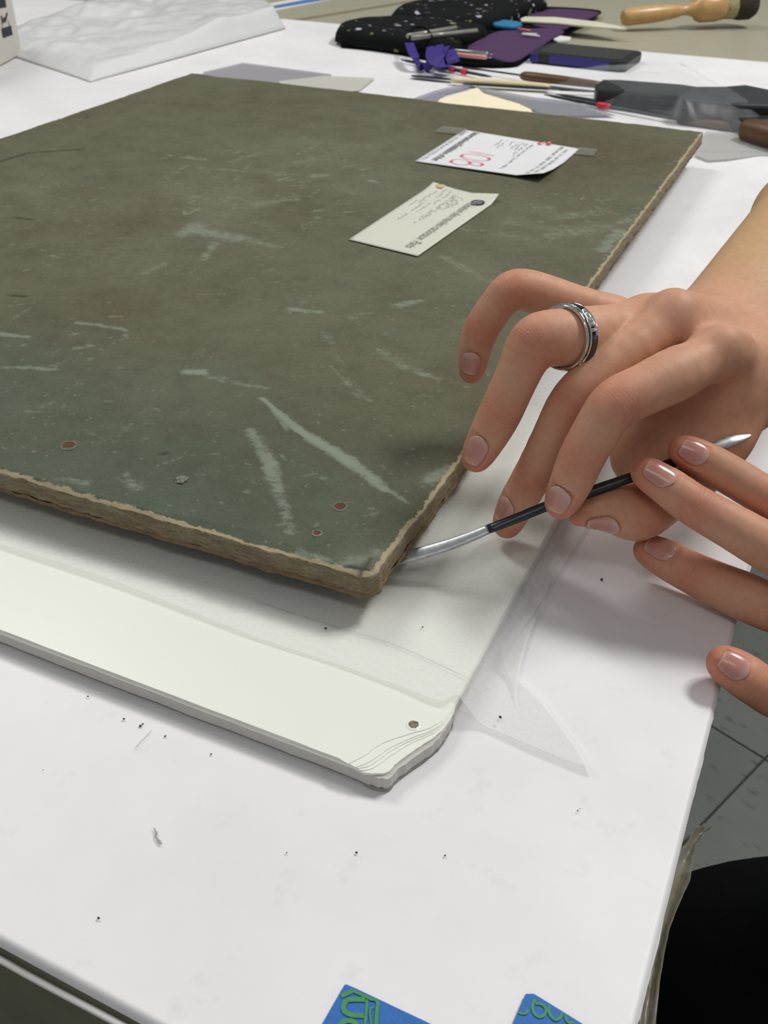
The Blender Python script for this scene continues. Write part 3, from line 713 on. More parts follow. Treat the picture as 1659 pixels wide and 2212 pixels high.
tape([(1134, 2149), (1137, 2147), (1153, 2147), (1160, 2151), (1262, 2214), (1380, 2290), (1280, 2500), (960, 2420), (1103, 2222)],
     [(catmull([t5(180, 520), t5(260, 545), t5(340, 530), t5(375, 470)], 4), .0007),
      (catmull([t5(520, 250), t5(480, 330), t5(465, 430), t5(500, 540), t5(590, 610), t5(690, 580), t5(735, 480), t5(690, 390), t5(600, 345), t5(520, 350)], 4), .0008),
      (catmull([t5(800, 390), t5(790, 500), t5(840, 610), t5(930, 670), t5(1020, 620), t5(1060, 520)], 4), .0008),
      (catmull([t5(1120, 580), t5(1140, 680), t5(1200, 730), t5(1290, 720)], 4), .0007)],
     'blue painter tape piece near the bottom right with thin green outline letters')

# ================================================================ marks and crumbs on the paper
CL = ['dark crumb on the tissue just below the near corner of the old board', 'tiny dark crumb on the tissue right of the old board corner', 'dark crumb on the torn pointed corner of the tissue',
      'leftmost dark speck close below the near edge of the white panel', 'dark speck left of the pair of specks below the white panel', 'larger dark speck of the close pair below the white panel', 'smaller dark speck of the close pair below the white panel',
      'pale dark speck right of the close pair below the white panel', 'dark speck below the white panel, the one nearest its chipped corner', 'dark speck in the middle of the bottom paper area', 'dark speck on the bottom paper area, right of the middle one',
      'dark speck near the right table edge, left one of two', 'tiniest dark speck near the right table edge, right one of two', 'dark speck near the bottom left table edge', 'tiny faint speck at far left below the white panel',
      'dark crumb on the paper just below the left hand fingers', 'faint speck left of the middle speck on the bottom paper area']
cr = [(703, 1357, .0006, 1), (913, 1354, .0004, 1), (1080, 1549, .0007, 0), (190, 1504, .0004, 0), (268, 1553, .0005, 0), (303, 1568, .0005, 0), (308, 1564, .0004, 0), (357, 1590, .0005, 0), (456, 1629, .0004, 0), (770, 1842, .0005, 0), (961, 1848, .0004, 0), (1248, 1751, .0003, 0), (1253, 1747, .0002, 0), (213, 1983, .0005, 0), (93, 1663, .0002, 0), (1300, 1252, .0007, 0), (619, 1842, .0003, 0)]
for k, (x, y, r, on) in enumerate(cr):
    o = lump('crumb', P(x, y, SZ+.0012 if on else (.003 if (x, y) == (1080, 1549) else .0005)), r, M_CRUMB, None, k, .5, 1)
    tag(o, CL[k], 'crumb', 'dark crumbs scattered on the white sheets')
o = ribbon('pencil_smudge', [P(a, b, .0006) for a, b in ((332, 1788), (338, 1800), (336, 1808), (344, 1818), (349, 1824))], [.0004, .0010, .0006, .0012, .0005], film('smudge', lin(110, 112, 108), .6, .9, .5, 900)); tag(o, 'short grey smudge on the white paper near lower left', 'smudge')
o = ribbon('pencil_smudge', [P(a, b, .0006) for a, b in ((293, 1615), (304, 1602), (314, 1592), (328, 1577))], .0003, film('smudge', lin(150, 150, 148), .6, .9, .5, 900)); tag(o, 'thin slanted pencil line on the paper below the white panel', 'smudge')

# ================================================================ SDF BODY
class SDF:
    def __init__(s): s.groups = []
def cone_dist(X, Y, Z, a, b, ra, rb):
    """distance to a round cone approximated by a capsule with interpolated radius"""
    d = b-a; L = float(d@d)+1e-12
    t = ((X-a[0])*d[0]+(Y-a[1])*d[1]+(Z-a[2])*d[2])/L
    t = np.clip(t, 0, 1)
    q = np.sqrt((X-a[0]-t*d[0])**2+(Y-a[1]-t*d[1])**2+(Z-a[2]-t*d[2])**2)
    return q-(ra+(rb-ra)*t)
def smin(a, b, k):
    h = np.clip(.5+.5*(b-a)/k, 0, 1); return b*(1-h)+a*h-k*h*(1-h)
CAP = .03
def eval_pts(prims, k, X, Y, Z, init=CAP):
    d = np.full_like(X, init)
    for a, b, ra, rb in prims:
        d = smin(d, cone_dist(X, Y, Z, a, b, ra, rb), k)
    return d
def eval_all(model, X, Y, Z):
    palm = eval_pts(model['palm'], model['kp'], X, Y, Z)
    out = palm
    for fg in model['fingers']:
        f = eval_pts(fg['prims'], fg['k'], X, Y, Z)
        out = np.minimum(out, smin(palm, f, fg['kj']))
    if 'web' in model:      # soft union between neighbours close to the knuckles
        pass
    return out
def grid_eval(model, lo, hi, h):
    n = np.ceil((hi-lo)/h).astype(int)+1
    ax = [lo[i]+h*np.arange(n[i]) for i in range(3)]
    def field(prims, k):
        G = np.full(n, CAP, np.float32)
        for a, b, ra, rb in prims:
            m = max(ra, rb)+CAP*.6
            l_ = np.minimum(a, b)-m; u_ = np.maximum(a, b)+m
            i0 = np.clip(np.floor((l_-lo)/h).astype(int), 0, n); i1 = np.clip(np.ceil((u_-lo)/h).astype(int)+1, 0, n)
            if (i1 <= i0).any(): continue
            X = ax[0][i0[0]:i1[0]][:, None, None].astype(np.float32); Y = ax[1][i0[1]:i1[1]][None, :, None].astype(np.float32); Z = ax[2][i0[2]:i1[2]][None, None, :].astype(np.float32)
            s = (slice(i0[0], i1[0]), slice(i0[1], i1[1]), slice(i0[2], i1[2]))
            G[s] = smin(G[s], cone_dist(X, Y, Z, a, b, ra, rb).astype(np.float32), k)
        return G
    palm = field(model['palm'], model['kp']); out = palm.copy()
    for fg in model['fingers']:
        f = field(fg['prims'], fg['k']); np.minimum(out, smin(palm, f, fg['kj']), out=out)
    return out, ax
def surface_nets(G, lo, h):
    S = G < 0
    c = S[:-1, :-1, :-1].astype(np.int8)
    for dx in (0, 1):
        for dy in (0, 1):
            for dz in (0, 1):
                if dx or dy or dz: c = c+S[dx:S.shape[0]-1+dx, dy:S.shape[1]-1+dy, dz:S.shape[2]-1+dz]
    act = (c > 0) & (c < 8); I = np.argwhere(act)
    idx = -np.ones(act.shape, np.int32); idx[act] = np.arange(len(I))
    corners = [(0, 0, 0), (1, 0, 0), (0, 1, 0), (1, 1, 0), (0, 0, 1), (1, 0, 1), (0, 1, 1), (1, 1, 1)]
    vals = [G[I[:, 0]+a, I[:, 1]+b, I[:, 2]+c_] for a, b, c_ in corners]
    acc = np.zeros((len(I), 3)); cnt = np.zeros(len(I))
    for i in range(8):
        for j in range(i+1, 8):
            d = np.array(corners[j])-np.array(corners[i])
            if np.abs(d).sum() != 1: continue
            vi, vj = vals[i], vals[j]; m = (vi < 0) != (vj < 0); t = np.where(m, vi/(vi-vj+1e-20), 0)
            acc += np.where(m[:, None], np.array(corners[i])[None]+t[:, None]*d[None], 0); cnt += m
    V = lo+h*(I+acc/cnt[:, None])
    Fs = []
    for ax_ in range(3):
        sl0 = [slice(None)]*3; sl1 = [slice(None)]*3; sl0[ax_] = slice(0, -1); sl1[ax_] = slice(1, None)
        A = S[tuple(sl0)]; B = S[tuple(sl1)]; E_ = np.argwhere(A != B); fl = A[tuple(E_.T)]
        o1, o2 = [(1, 2), (2, 0), (0, 1)][ax_]
        ok = (E_[:, o1] > 0) & (E_[:, o2] > 0) & (E_[:, o1] < idx.shape[o1]) & (E_[:, o2] < idx.shape[o2]); E_ = E_[ok]; fl = fl[ok]
        def at(d1, d2):
            q = E_.copy(); q[:, o1] += d1; q[:, o2] += d2; return idx[tuple(q.T)]
        Q = np.stack([at(-1, -1), at(0, -1), at(0, 0), at(-1, 0)], 1)
        Q[~fl] = Q[~fl][:, ::-1]; Fs.append(Q)
    Fq = np.concatenate(Fs); Fq = Fq[(Fq >= 0).all(1)]
    return V, Fq
def grad(fun, V, e=.0004):
    g = np.zeros_like(V)
    for i in range(3):
        d = np.zeros(3); d[i] = e
        a = V+d; b = V-d
        g[:, i] = (fun(a[:, 0], a[:, 1], a[:, 2])-fun(b[:, 0], b[:, 1], b[:, 2]))/(2*e)
    return g
def rp(px, d): return px*d/F     # pixel radius at a depth -> metres

def chain(pts):
    """pts: (px, py, depth, rpx) -> prims"""
    q = [(D(p[0], p[1], p[2]), rp(p[3], p[2])) for p in pts]
    c = catmull([np.append(a, r) for a, r in q], 3)
    return [(c[i][:3], c[i+1][:3], c[i][3], c[i+1][3]) for i in range(len(c)-1)], q
    return [(q[i][0], q[i+1][0], q[i][1], q[i+1][1]) for i in range(len(q)-1)], q
def finger(pts, k=.0025, kj=.007):
    pr, q = chain(pts); return dict(prims=pr, k=k, kj=kj, q=q, pts=pts)

# ---- right hand (upper one), joints given as pixel, camera depth and pixel radius
RH = dict(kp=.011)
R_INDEX = finger([(1546, 768, .401, 40), (1470, 803, .390, 55), (1390, 842, .384, 52), (1330, 872, .381, 50), (1292, 925, .383, 47), (1258, 985, .387, 45), (1232, 1045, .392, 41), (1211, 1088, .397, 33)])
R_MIDDLE = finger([(1450, 694, .410, 45), (1370, 752, .403, 48), (1290, 815, .400, 47), (1236, 868, .401, 46), (1195, 940, .408, 41), (1152, 1025, .420, 39), (1118, 1085, .428, 36), (1095, 1133, .434, 30)])
R_RING = finger([(1392, 690, .424, 45), (1330, 715, .414, 55), (1255, 727, .404, 60), (1195, 730, .398, 56), (1152, 742, .397, 51), (1116, 815, .401, 44), (1080, 893, .406, 43), (1050, 950, .410, 37), (1028, 990, .413, 30)])
R_PINKY = finger([(1320, 680, .450, 38), (1230, 655, .445, 40), (1150, 630, .440, 41), (1105, 628, .438, 38), (1070, 665, .440, 35), (1040, 712, .443, 35), (1026, 760, .448, 31), (1019, 803, .452, 25)])
R_THUMB = finger([(1545, 950, .428, 66), (1480, 1020, .424, 58), (1425, 1078, .418, 56), (1375, 1108, .414, 57), (1330, 1100, .412, 46), (1285, 1103, .411, 33), (1247, 1116, .411, 17)], kj=.012)
fr = [R_INDEX, R_MIDDLE, R_RING, R_PINKY, R_THUMB]
RH['fingers'] = fr
wr = (D(1660, 720, .475), .031)
pl = []
def pc_(a, b, ra, rb): pl.append((np.array(a), np.array(b), ra, rb))
pc_(D(1549, 768, .402), D(1640, 805, .442), rp(43, .4), .0205)
pc_(D(1560, 746, .3955), D(1575, 756, .402), .0078, .0085)     # index metacarpal
pc_(D(1456, 692, .411), D(1600, 740, .465), rp(44, .41), .018)    # middle
pc_(D(1392, 694, .426), D(1570, 730, .475), rp(42, .42), .017)    # ring
pc_(D(1325, 690, .450), D(1550, 735, .488), rp(40, .45), .016)    # pinky
pc_(D(1455, 672, .408), D(1470, 684, .415), .0078, .0090)
pc_(D(1420, 715, .418), D(1330, 752, .409), .0080, .0060); pc_(D(1500, 720, .425), D(1400, 715, .430), .012, .010)
pc_(D(1540, 790, .425), D(1620, 800, .465), .012, .020)
pc_(D(1392, 985, .434), D(1560, 880, .440), .011, .014); pc_(D(1392, 985, .434), D(1480, 1020, .424), .011, .011); pc_(D(1398, 978, .434), D(1425, 925, .428), .0105, .011)
pc_(D(1545, 940, .424), D(1625, 800, .462), rp(60, .42), .019)    # thenar
pc_(D(1575, 850, .420), D(1620, 790, .455), .013, .018)
pc_(D(1440, 800, .425), D(1560, 880, .430), .010, .012)
# forearm: wrist -> elbow, two bones side by side give an oval section
pc_(D(1535, 700, .474), D(1730, 468, .555), .0185, .0235); pc_(D(1605, 765, .464), D(1806, 540, .545), .0195, .0235)
pc_(D(1570, 735, .470), D(1768, 504, .550), .0200, .0250)
pc_(D(1730, 468, .555), D(2070, 290, .680), .0235, .036); pc_(D(1806, 540, .545), D(2110, 330, .680), .0235, .036)
RH['palm'] = pl
# ---- left hand (lower one)
LH = dict(kp=.011)
L_INDEX = finger([(1475, 972, .399, 31), (1520, 994, .399, 36), (1580, 1028, .399, 39), (1659, 1076, .398, 40), (1740, 1125, .396, 43), (1900, 1215, .392, 48)][::-1])
L_MIDDLE = finger([(1394, 1020, .396, 31), (1440, 1050, .395, 37), (1500, 1092, .393, 42), (1590, 1143, .391, 46), (1690, 1200, .390, 50), (1890, 1305, .390, 52)][::-1])
L_RING = finger([(1399, 1187, .424, 30), (1440, 1208, .421, 38), (1500, 1240, .416, 42), (1580, 1276, .410, 47), (1659, 1310, .404, 50), (1890, 1400, .392, 52)][::-1])
L_PINKY = finger([(1563, 1432, .376, 36), (1600, 1455, .376, 42), (1640, 1482, .376, 43), (1700, 1512, .378, 44), (1870, 1520, .386, 48)][::-1])
L_THUMB = finger([(2150, 1270, .385, 66), (2040, 1150, .385, 56), (1960, 1050, .388, 44), (1900, 980, .390, 36)], kj=.010)
LH['fingers'] = [L_INDEX, L_MIDDLE, L_RING, L_PINKY, L_THUMB]
pl = []
wl = D(2260, 1480, .425)
for (x, y, d) in ((1900, 1215, .392), (1890, 1305, .390), (1890, 1400, .392), (1870, 1520, .386)):
    pc_(D(x, y, d), wl+(D(x, y, d)-D(1890, 1360, .390))*.5, .0100, .017)
pc_(D(2150, 1270, .385), wl, .014, .019)
pc_(wl, D(2330, 1500, .43), .022, .024); pc_(D(2330, 1500, .43), D(2560, 1330, .56), .024, .034)
LH['palm'] = pl

def smoothstep(a, b, x): t = np.clip((x-a)/(b-a), 0, 1); return t*t*(3-2*t)
def build_hand(model, h, joints, clip=None):
    pr = model['palm']+[p for f in model['fingers'] for p in f['prims']]
    lo = np.min([np.minimum(a-ra, b-rb) for a, b, ra, rb in pr], 0)-.004; hi = np.max([np.maximum(a+ra, b+rb) for a, b, ra, rb in pr], 0)+.004
    G, ax = grid_eval(model, lo, hi, h)
    V, Fq = surface_nets(G, lo, h)
    fun = lambda X, Y, Z: eval_all(model, X, Y, Z)
    V0 = V.copy()
    E_ = np.concatenate([Fq[:, [0, 1]], Fq[:, [1, 2]], Fq[:, [2, 3]], Fq[:, [3, 0]]]); cn = np.bincount(E_.ravel(), minlength=len(V)).astype(float)[:, None]
    def lap(A):
        o_ = np.zeros_like(A)
        for k_ in range(A.shape[1]): o_[:, k_] = np.bincount(E_[:, 0], A[E_[:, 1], k_], len(A))+np.bincount(E_[:, 1], A[E_[:, 0], k_], len(A))
        return o_/np.maximum(cn, 1)
    V = .5*V+.5*lap(V)
    for _ in range(2):
        d = fun(V[:, 0], V[:, 1], V[:, 2]); g = grad(fun, V); g2 = (g*g).sum(1)[:, None]
        st_ = (d[:, None]*g/np.maximum(g2, .5)); ln = np.linalg.norm(st_, axis=1)[:, None]; V = V-st_*np.minimum(1, .0004/np.maximum(ln, 1e-9))*.9
    g = grad(fun, V, .0008); cm = np.clip((.93-np.linalg.norm(g, axis=1))*6, 0, 1)[:, None]; cm = np.maximum(cm, lap(cm)); cm = np.clip(lap(cm)*1.5, 0, 1)
    for _ in range(6): V = V*(1-.6*cm)+lap(V)*.6*cm
    g = grad(fun, V); Nn = g/(np.linalg.norm(g, axis=1)[:, None]+1e-9)
    return V, Fq, Nn, fun
def ray_hit(fun, px, py, t0=.25, t1=.6):
    r = ray(px, py); ln = np.linalg.norm(r); t = t0
    for _ in range(400):
        p = r*t+np.array([0, 0, CH]); d = float(fun(*[np.array([v]) for v in p])[0])
        if d < .00005: return p
        t += max(d, .0002)/ln*.8
        if t > t1: return None
    return p
# ---- nails: (finger, px, py, length, width) ; the finger's last joint gives the direction
def nail_frame(fun, fg, px, py, tip_last=True, seg=None):
    hit = ray_hit(fun, px, py)
    q = fg['q']; q = q if tip_last else q[::-1]
    a, b = (q[-3][0], q[-1][0])
    ax = (b-a)/np.linalg.norm(b-a)
    c = a+ax*((hit-a)@ax); n = hit-c; n /= np.linalg.norm(n); s = np.cross(ax, n)
    return dict(c=c, ax=ax, n=n, s=s, hit=hit, r=np.linalg.norm(hit-c))
def nail_mesh(fun, fr_, Ln, Wd, tilt=0.0):
    """grid projected on the skin along the finger's radial directions; returns verts, faces, along param"""
    nu, nv = 18, 14; V = []; T = []
    c, ax, n, s, r = fr_['c'], fr_['ax'], fr_['n'], fr_['s'], fr_['r']
    half = min(Wd/2/r, 1.15)
    ca_, sa_ = math.cos(tilt), math.sin(tilt); n_ = n*ca_+s*sa_; s_ = s*ca_-n*sa_
    U_, V_ = np.meshgrid(np.linspace(-1, 1, nu+1), np.linspace(-1, 1, nv+1), indexing='ij'); U_ = U_.ravel(); V_ = V_.ravel()
    k = np.where(U_ < 0, 1-.50*np.clip(-U_, 0, 1)**3, 1-.22*U_**4); ang = V_*half*k
    org = c+ax[None]*(U_*Ln/2*np.where(U_ > 0, 1-.10*V_*V_, 1-.18*V_*V_))[:, None]
    dr = n_[None]*np.cos(ang)[:, None]+s_[None]*np.sin(ang)[:, None]; t = np.full(len(U_), r*2.0)
    for _ in range(40):
        p = org+dr*t[:, None]; d = fun(p[:, 0], p[:, 1], p[:, 2]); t = np.maximum(t-np.clip(d, 0, None)*.9, r*.45)
    edge = np.maximum(np.abs(V_)**4, np.clip(-U_, 0, 1)**6)
    V = org+dr*(t+.00036-.00026*edge+.00020*np.clip(U_-.7, 0, 1)/.3)[:, None]; T = list(zip(U_, V_))
    Fc = [(i*(nv+1)+j, i*(nv+1)+j+1, (i+1)*(nv+1)+j+1, (i+1)*(nv+1)+j) for i in range(nu) for j in range(nv)]
    return np.array(V), Fc, T
def skin_mat():
    t = NT('skin'); t.set(Roughness=.52); t.b.inputs['Specular IOR Level'].default_value = .28
    t.b.inputs['Subsurface Weight'].default_value = .12; t.b.inputs['Subsurface Radius'].default_value = (1, .35, .2); t.b.inputs['Subsurface Scale'].default_value = .004
    v = t.coord(); tn = t.attr('tone'); sep = t.n('ShaderNodeSeparateColor'); t.l(tn.outputs['Color'], sep.inputs[0])
    n1 = t.noise(35, 4, .6, v); n2 = t.noise(260, 5, .7, v); n3 = t.noise(1500, 3, .6, v)
    c = t.ramp(n1, [(.3, lin(200, 149, 121)), (.7, lin(208, 159, 131))])
    c = t.mix(sep.outputs[0], c, lin(202, 128, 104))           # red: knuckles, finger ends
    c = t.mix(sep.outputs[2], c, lin(196, 158, 118))           # forearm, more tan
    mo = t.ramp(n2, [(.3, (.93, .90, .88, 1)), (.6, (1.03, 1.03, 1.03, 1))]); c = t.mix(1.0, c, mo, 'MULTIPLY')
    # cross wrinkles over the knuckles: 'wr' carries distance along the finger, G the mask
    wr_ = t.attr('wr'); ph = t.math('ADD', t.math('MULTIPLY', wr_.outputs['Fac'], 2300.0), t.math('MULTIPLY', t.noise(150, 3, .5, v), 11.0))
    sn = t.math('POWER', t.math('ABSOLUTE', t.math('SINE', ph)), .5)
    crs = t.math('MULTIPLY', t.math('SUBTRACT', 1.0, sn), t.math('MULTIPLY', sep.outputs[1], t.ramp(t.noise(300, 2, .5, v), [(.35, (0, 0, 0, 1)), (.6, (1, 1, 1, 1))])), clamp=True)
    c = t.mix(t.math('MULTIPLY', crs, .28), c, lin(150, 95, 78)); t.base(c)
    hgt = t.math('SUBTRACT', t.math('ADD', t.math('MULTIPLY', n3, .10), t.math('MULTIPLY', n2, .22)), t.math('MULTIPLY', crs, .42))
    t.bump(hgt, .9, .00030)
    return t.m
M_SKIN = skin_mat()
def nail_mat():
    t = NT('fingernail'); t.set(Roughness=.22); t.b.inputs['Specular IOR Level'].default_value = .5
    a = t.attr('nu'); c = t.ramp(a.outputs['Fac'], [(.02, lin(206, 166, 150)), (.14, lin(204, 160, 146)), (.26, lin(196, 142, 130)), (.70, lin(192, 132, 122)), (.88, lin(196, 140, 124)), (.94, lin(208, 166, 146))])
    t.base(c); t.bump(t.noise(400, 3, .5, t.coord()), .15, .0002); return t.m
M_NAIL = nail_mat()

person = thing('person', 'person outside the right edge reaching in with bare forearms and both hands, in black top', 'person')
KN = []
def knuck(fg, ids, tipr=True, tip_last=True):
    """(joint centre, direction, radius) records for tone and wrinkles"""
    q = fg['q']
    for i in ids:
        a = q[max(i-1, 0)][0]; b = q[min(i+1, len(q)-1)][0]; KN.append((q[i][0], (b-a)/np.linalg.norm(b-a), q[i][1]))
    return (q[-1][0], q[-1][1])
TIPS = [knuck(R_INDEX, (3, 5)), knuck(R_MIDDLE, (3, 5)), knuck(R_RING, (4, 6)), knuck(R_PINKY, (3, 5)), knuck(R_THUMB, (3,)),
        knuck(L_INDEX, (2,)), knuck(L_MIDDLE, (3,)), knuck(L_RING, (3,)), knuck(L_PINKY, (2,))]
VV = []; FF = []; base_i = 0; NFR = []; NAILS = []
specs = {0: [(R_INDEX, 1204, 1080, .0112, .0105, -0.0), (R_MIDDLE, 1086, 1101, .0118, .0105, 0), (R_RING, 1026, 973, .0125, .0098, 0), (R_PINKY, 1017, 785, .0105, .0084, 0), (R_THUMB, 1303, 1120, .0125, .0110, -.62)],
         1: [(L_INDEX, 1500, 977, .0115, .0100, 0), (L_MIDDLE, 1427, 1021, .0130, .0105, 0), (L_RING, 1427, 1183, .0132, .0098, 0), (L_PINKY, 1589, 1438, .0110, .0105, 0)]}
for hi_, (model, hres) in enumerate(((RH, .0011), (LH, .0011))):
    V, Fq, Nn, fun = build_hand(model, hres, None)
    # soft dimples around the nails: press the skin under each nail plate
    for (fg, px, py, Ln, Wd, tl) in specs[hi_]:
        fr_ = nail_frame(fun, fg, px, py)
        if fr_ is None: continue
        NV, NF, NTt = nail_mesh(fun, fr_, Ln, Wd, tl); NAILS.append((NV, NF, NTt))
        rel = V-fr_['c']; u = (rel@fr_['ax'])/(Ln/2); ang = np.arctan2(rel@fr_['s'], rel@fr_['n']); v_ = ang/(min(Wd/2/fr_['r'], 1.15)); rad = np.hypot(rel@fr_['s'], rel@fr_['n'])
        ins = smoothstep(1.16, .92, np.maximum(np.abs(v_), np.where(u < 0, -u, 0)))*(u < 1.05)*(rad < fr_['r']*1.8)*(np.abs(u) < 1.3)
        rim = np.exp(-((np.maximum(np.abs(v_), -u)-1.22)/.12)**2)*(u < .8)*(u > -1.5)*(rad < fr_['r']*1.8)*(np.abs(v_) < 1.6)
        V = V-Nn*(ins*.00050)[:, None]+Nn*(rim*.00022)[:, None]
    VV.append(V); FF.append(Fq+base_i); base_i += len(V)
V = np.concatenate(VV); Fq = np.concatenate(FF)
body = obj('body', V, [], M_SKIN, person)
me = body.data; me.clear_geometry(); me.vertices.add(len(V)); me.vertices.foreach_set('co', V.ravel().astype(np.float32))
me.loops.add(len(Fq)*4); me.loops.foreach_set('vertex_index', Fq.ravel().astype(np.int32)); me.polygons.add(len(Fq)); me.polygons.foreach_set('loop_start', np.arange(0, len(Fq)*4, 4).astype(np.int32))
me.polygons.foreach_set('use_smooth', np.ones(len(Fq), bool)); me.update(); me.validate()
red_ = np.zeros(len(V)); msk = np.zeros(len(V)); wrv = np.zeros(len(V))
for c, ax_, r in KN:
    rel = V-c; al = rel@ax_; pr_ = np.linalg.norm(rel-al[:, None]*ax_[None], axis=1)
    near = np.exp(-(al/.0085)**2)*(pr_ < r*1.5); dors = smoothstep(-.25*r, .55*r, rel@np.array(cam.matrix_world.col[2][:3]))
    red_ = np.maximum(red_, near*.55*dors); m = np.exp(-(al/.0048)**2)*(pr_ < r*1.4)*dors
    wrv = np.where(m > msk, al, wrv); msk = np.maximum(msk, m*.8)
for c, r in TIPS:
    d = np.linalg.norm(V-c, axis=1); red_ = np.maximum(red_, .85*smoothstep(r*3.0, r*.6, d))
fa = smoothstep(0, 1, (V@ray(1720, 640)*0))
wpt = wr[0]; fdir = D(1850, 500, .57)-D(1615, 745, .468); fdir /= np.linalg.norm(fdir)
tan_ = smoothstep(-.035, .03, (V-wpt)@fdir)
ca_ = me.color_attributes.new('tone', 'FLOAT_COLOR', 'POINT'); ca_.data.foreach_set('color', np.stack([red_, msk, tan_, np.ones(len(V))], 1).astype(np.float32).ravel())
wa = me.attributes.new('wr', 'FLOAT', 'POINT'); wa.data.foreach_set('value', wrv.astype(np.float32))
for NV, NF, NTt in NAILS:
    o = obj('fingernail', NV, NF, M_NAIL, person, True); recalc(o); solid(o, .0003, -1)
    at_ = o.data.attributes.new('nu', 'FLOAT', 'POINT'); at_.data.foreach_set('value', np.array([(u+1)/2-.06*v*v for u, v in NTt], np.float32))

# sleeves and torso outside the frame, black cloth
se1 = D(2095, 315, .680); se2 = D(2560, 1330, .56)
t1 = np.array([.62, .62, .20]); 
def cloth_body(name, segs, h, k, mat, parent, label=None):
    model = dict(palm=[(np.array(a, float), np.array(b, float), ra, rb) for a, b, ra, rb in segs], kp=k, fingers=[])
    lo = np.min([np.minimum(a-ra, b-rb) for a, b, ra, rb in model['palm']], 0)-.02; hi = np.max([np.maximum(a+ra, b+rb) for a, b, ra, rb in model['palm']], 0)+.02
    global CAP
    old = CAP; CAP = .12; G, ax = grid_eval(model, lo, hi, h); CAP = old
    V, Fq = surface_nets(G, lo, h); V[:, 2] += .004*(fbm(V[:, 0]*20, V[:, 1]*20+V[:, 2]*20, 3)-.5)
    return obj(name, V, Fq, mat, parent, True, label)
print('sleeve ends', se1, se2)

# ---------------------------------------------------------------- black top (sleeves + torso) of the first person, off to the right
TOR = np.array([.62, .74, 0.])
cloth_body('black_top', [(se1+np.array([-.004, .012, -.006]), (.34, .92, .10), .052, .062), ((.34, .92, .10), (.60, .93, .36), .062, .080),
                         (se2+np.array([.004, -.004, -.004]), (.34, .50, .02), .052, .060), ((.34, .50, .02), (.60, .55, .34), .060, .080),
                         ((.60, .93, .36), (.60, .55, .34), .085, .085), ((.61, .82, .30), (.64, .78, -.18), .13, .12), ((.61, .66, .30), (.64, .70, -.18), .13, .12)],
           .013, .05, M_BLACK, person)
# second person in black whose lap shows below the table edge
p2 = thing('person', 'lap of a second person in plain black clothing below the table, bottom right', 'person')
kz = -.20
cloth_body('trousers', [(P(1582, 2170, kz), P(2010, 1998, kz)+np.array([.05, 0, -.01]), .055, .060), (P(1582, 2190, kz), P(1760, 2560, kz)+np.array([.03, .0, -.04]), .055, .075),
                        (P(1640, 2260, kz-.02), P(2000, 2240, kz)+np.array([.1, 0, 0]), .06, .08), (P(1760, 2200, kz-.02), P(1950, 2420, kz), .07, .08),
                        (P(1640, 2240, kz)+np.array([.02, 0, -.03]), P(1640, 2240, kz)+np.array([.04, 0, -.44]), .055, .045)],
           .010, .03, M_BLACK, p2)

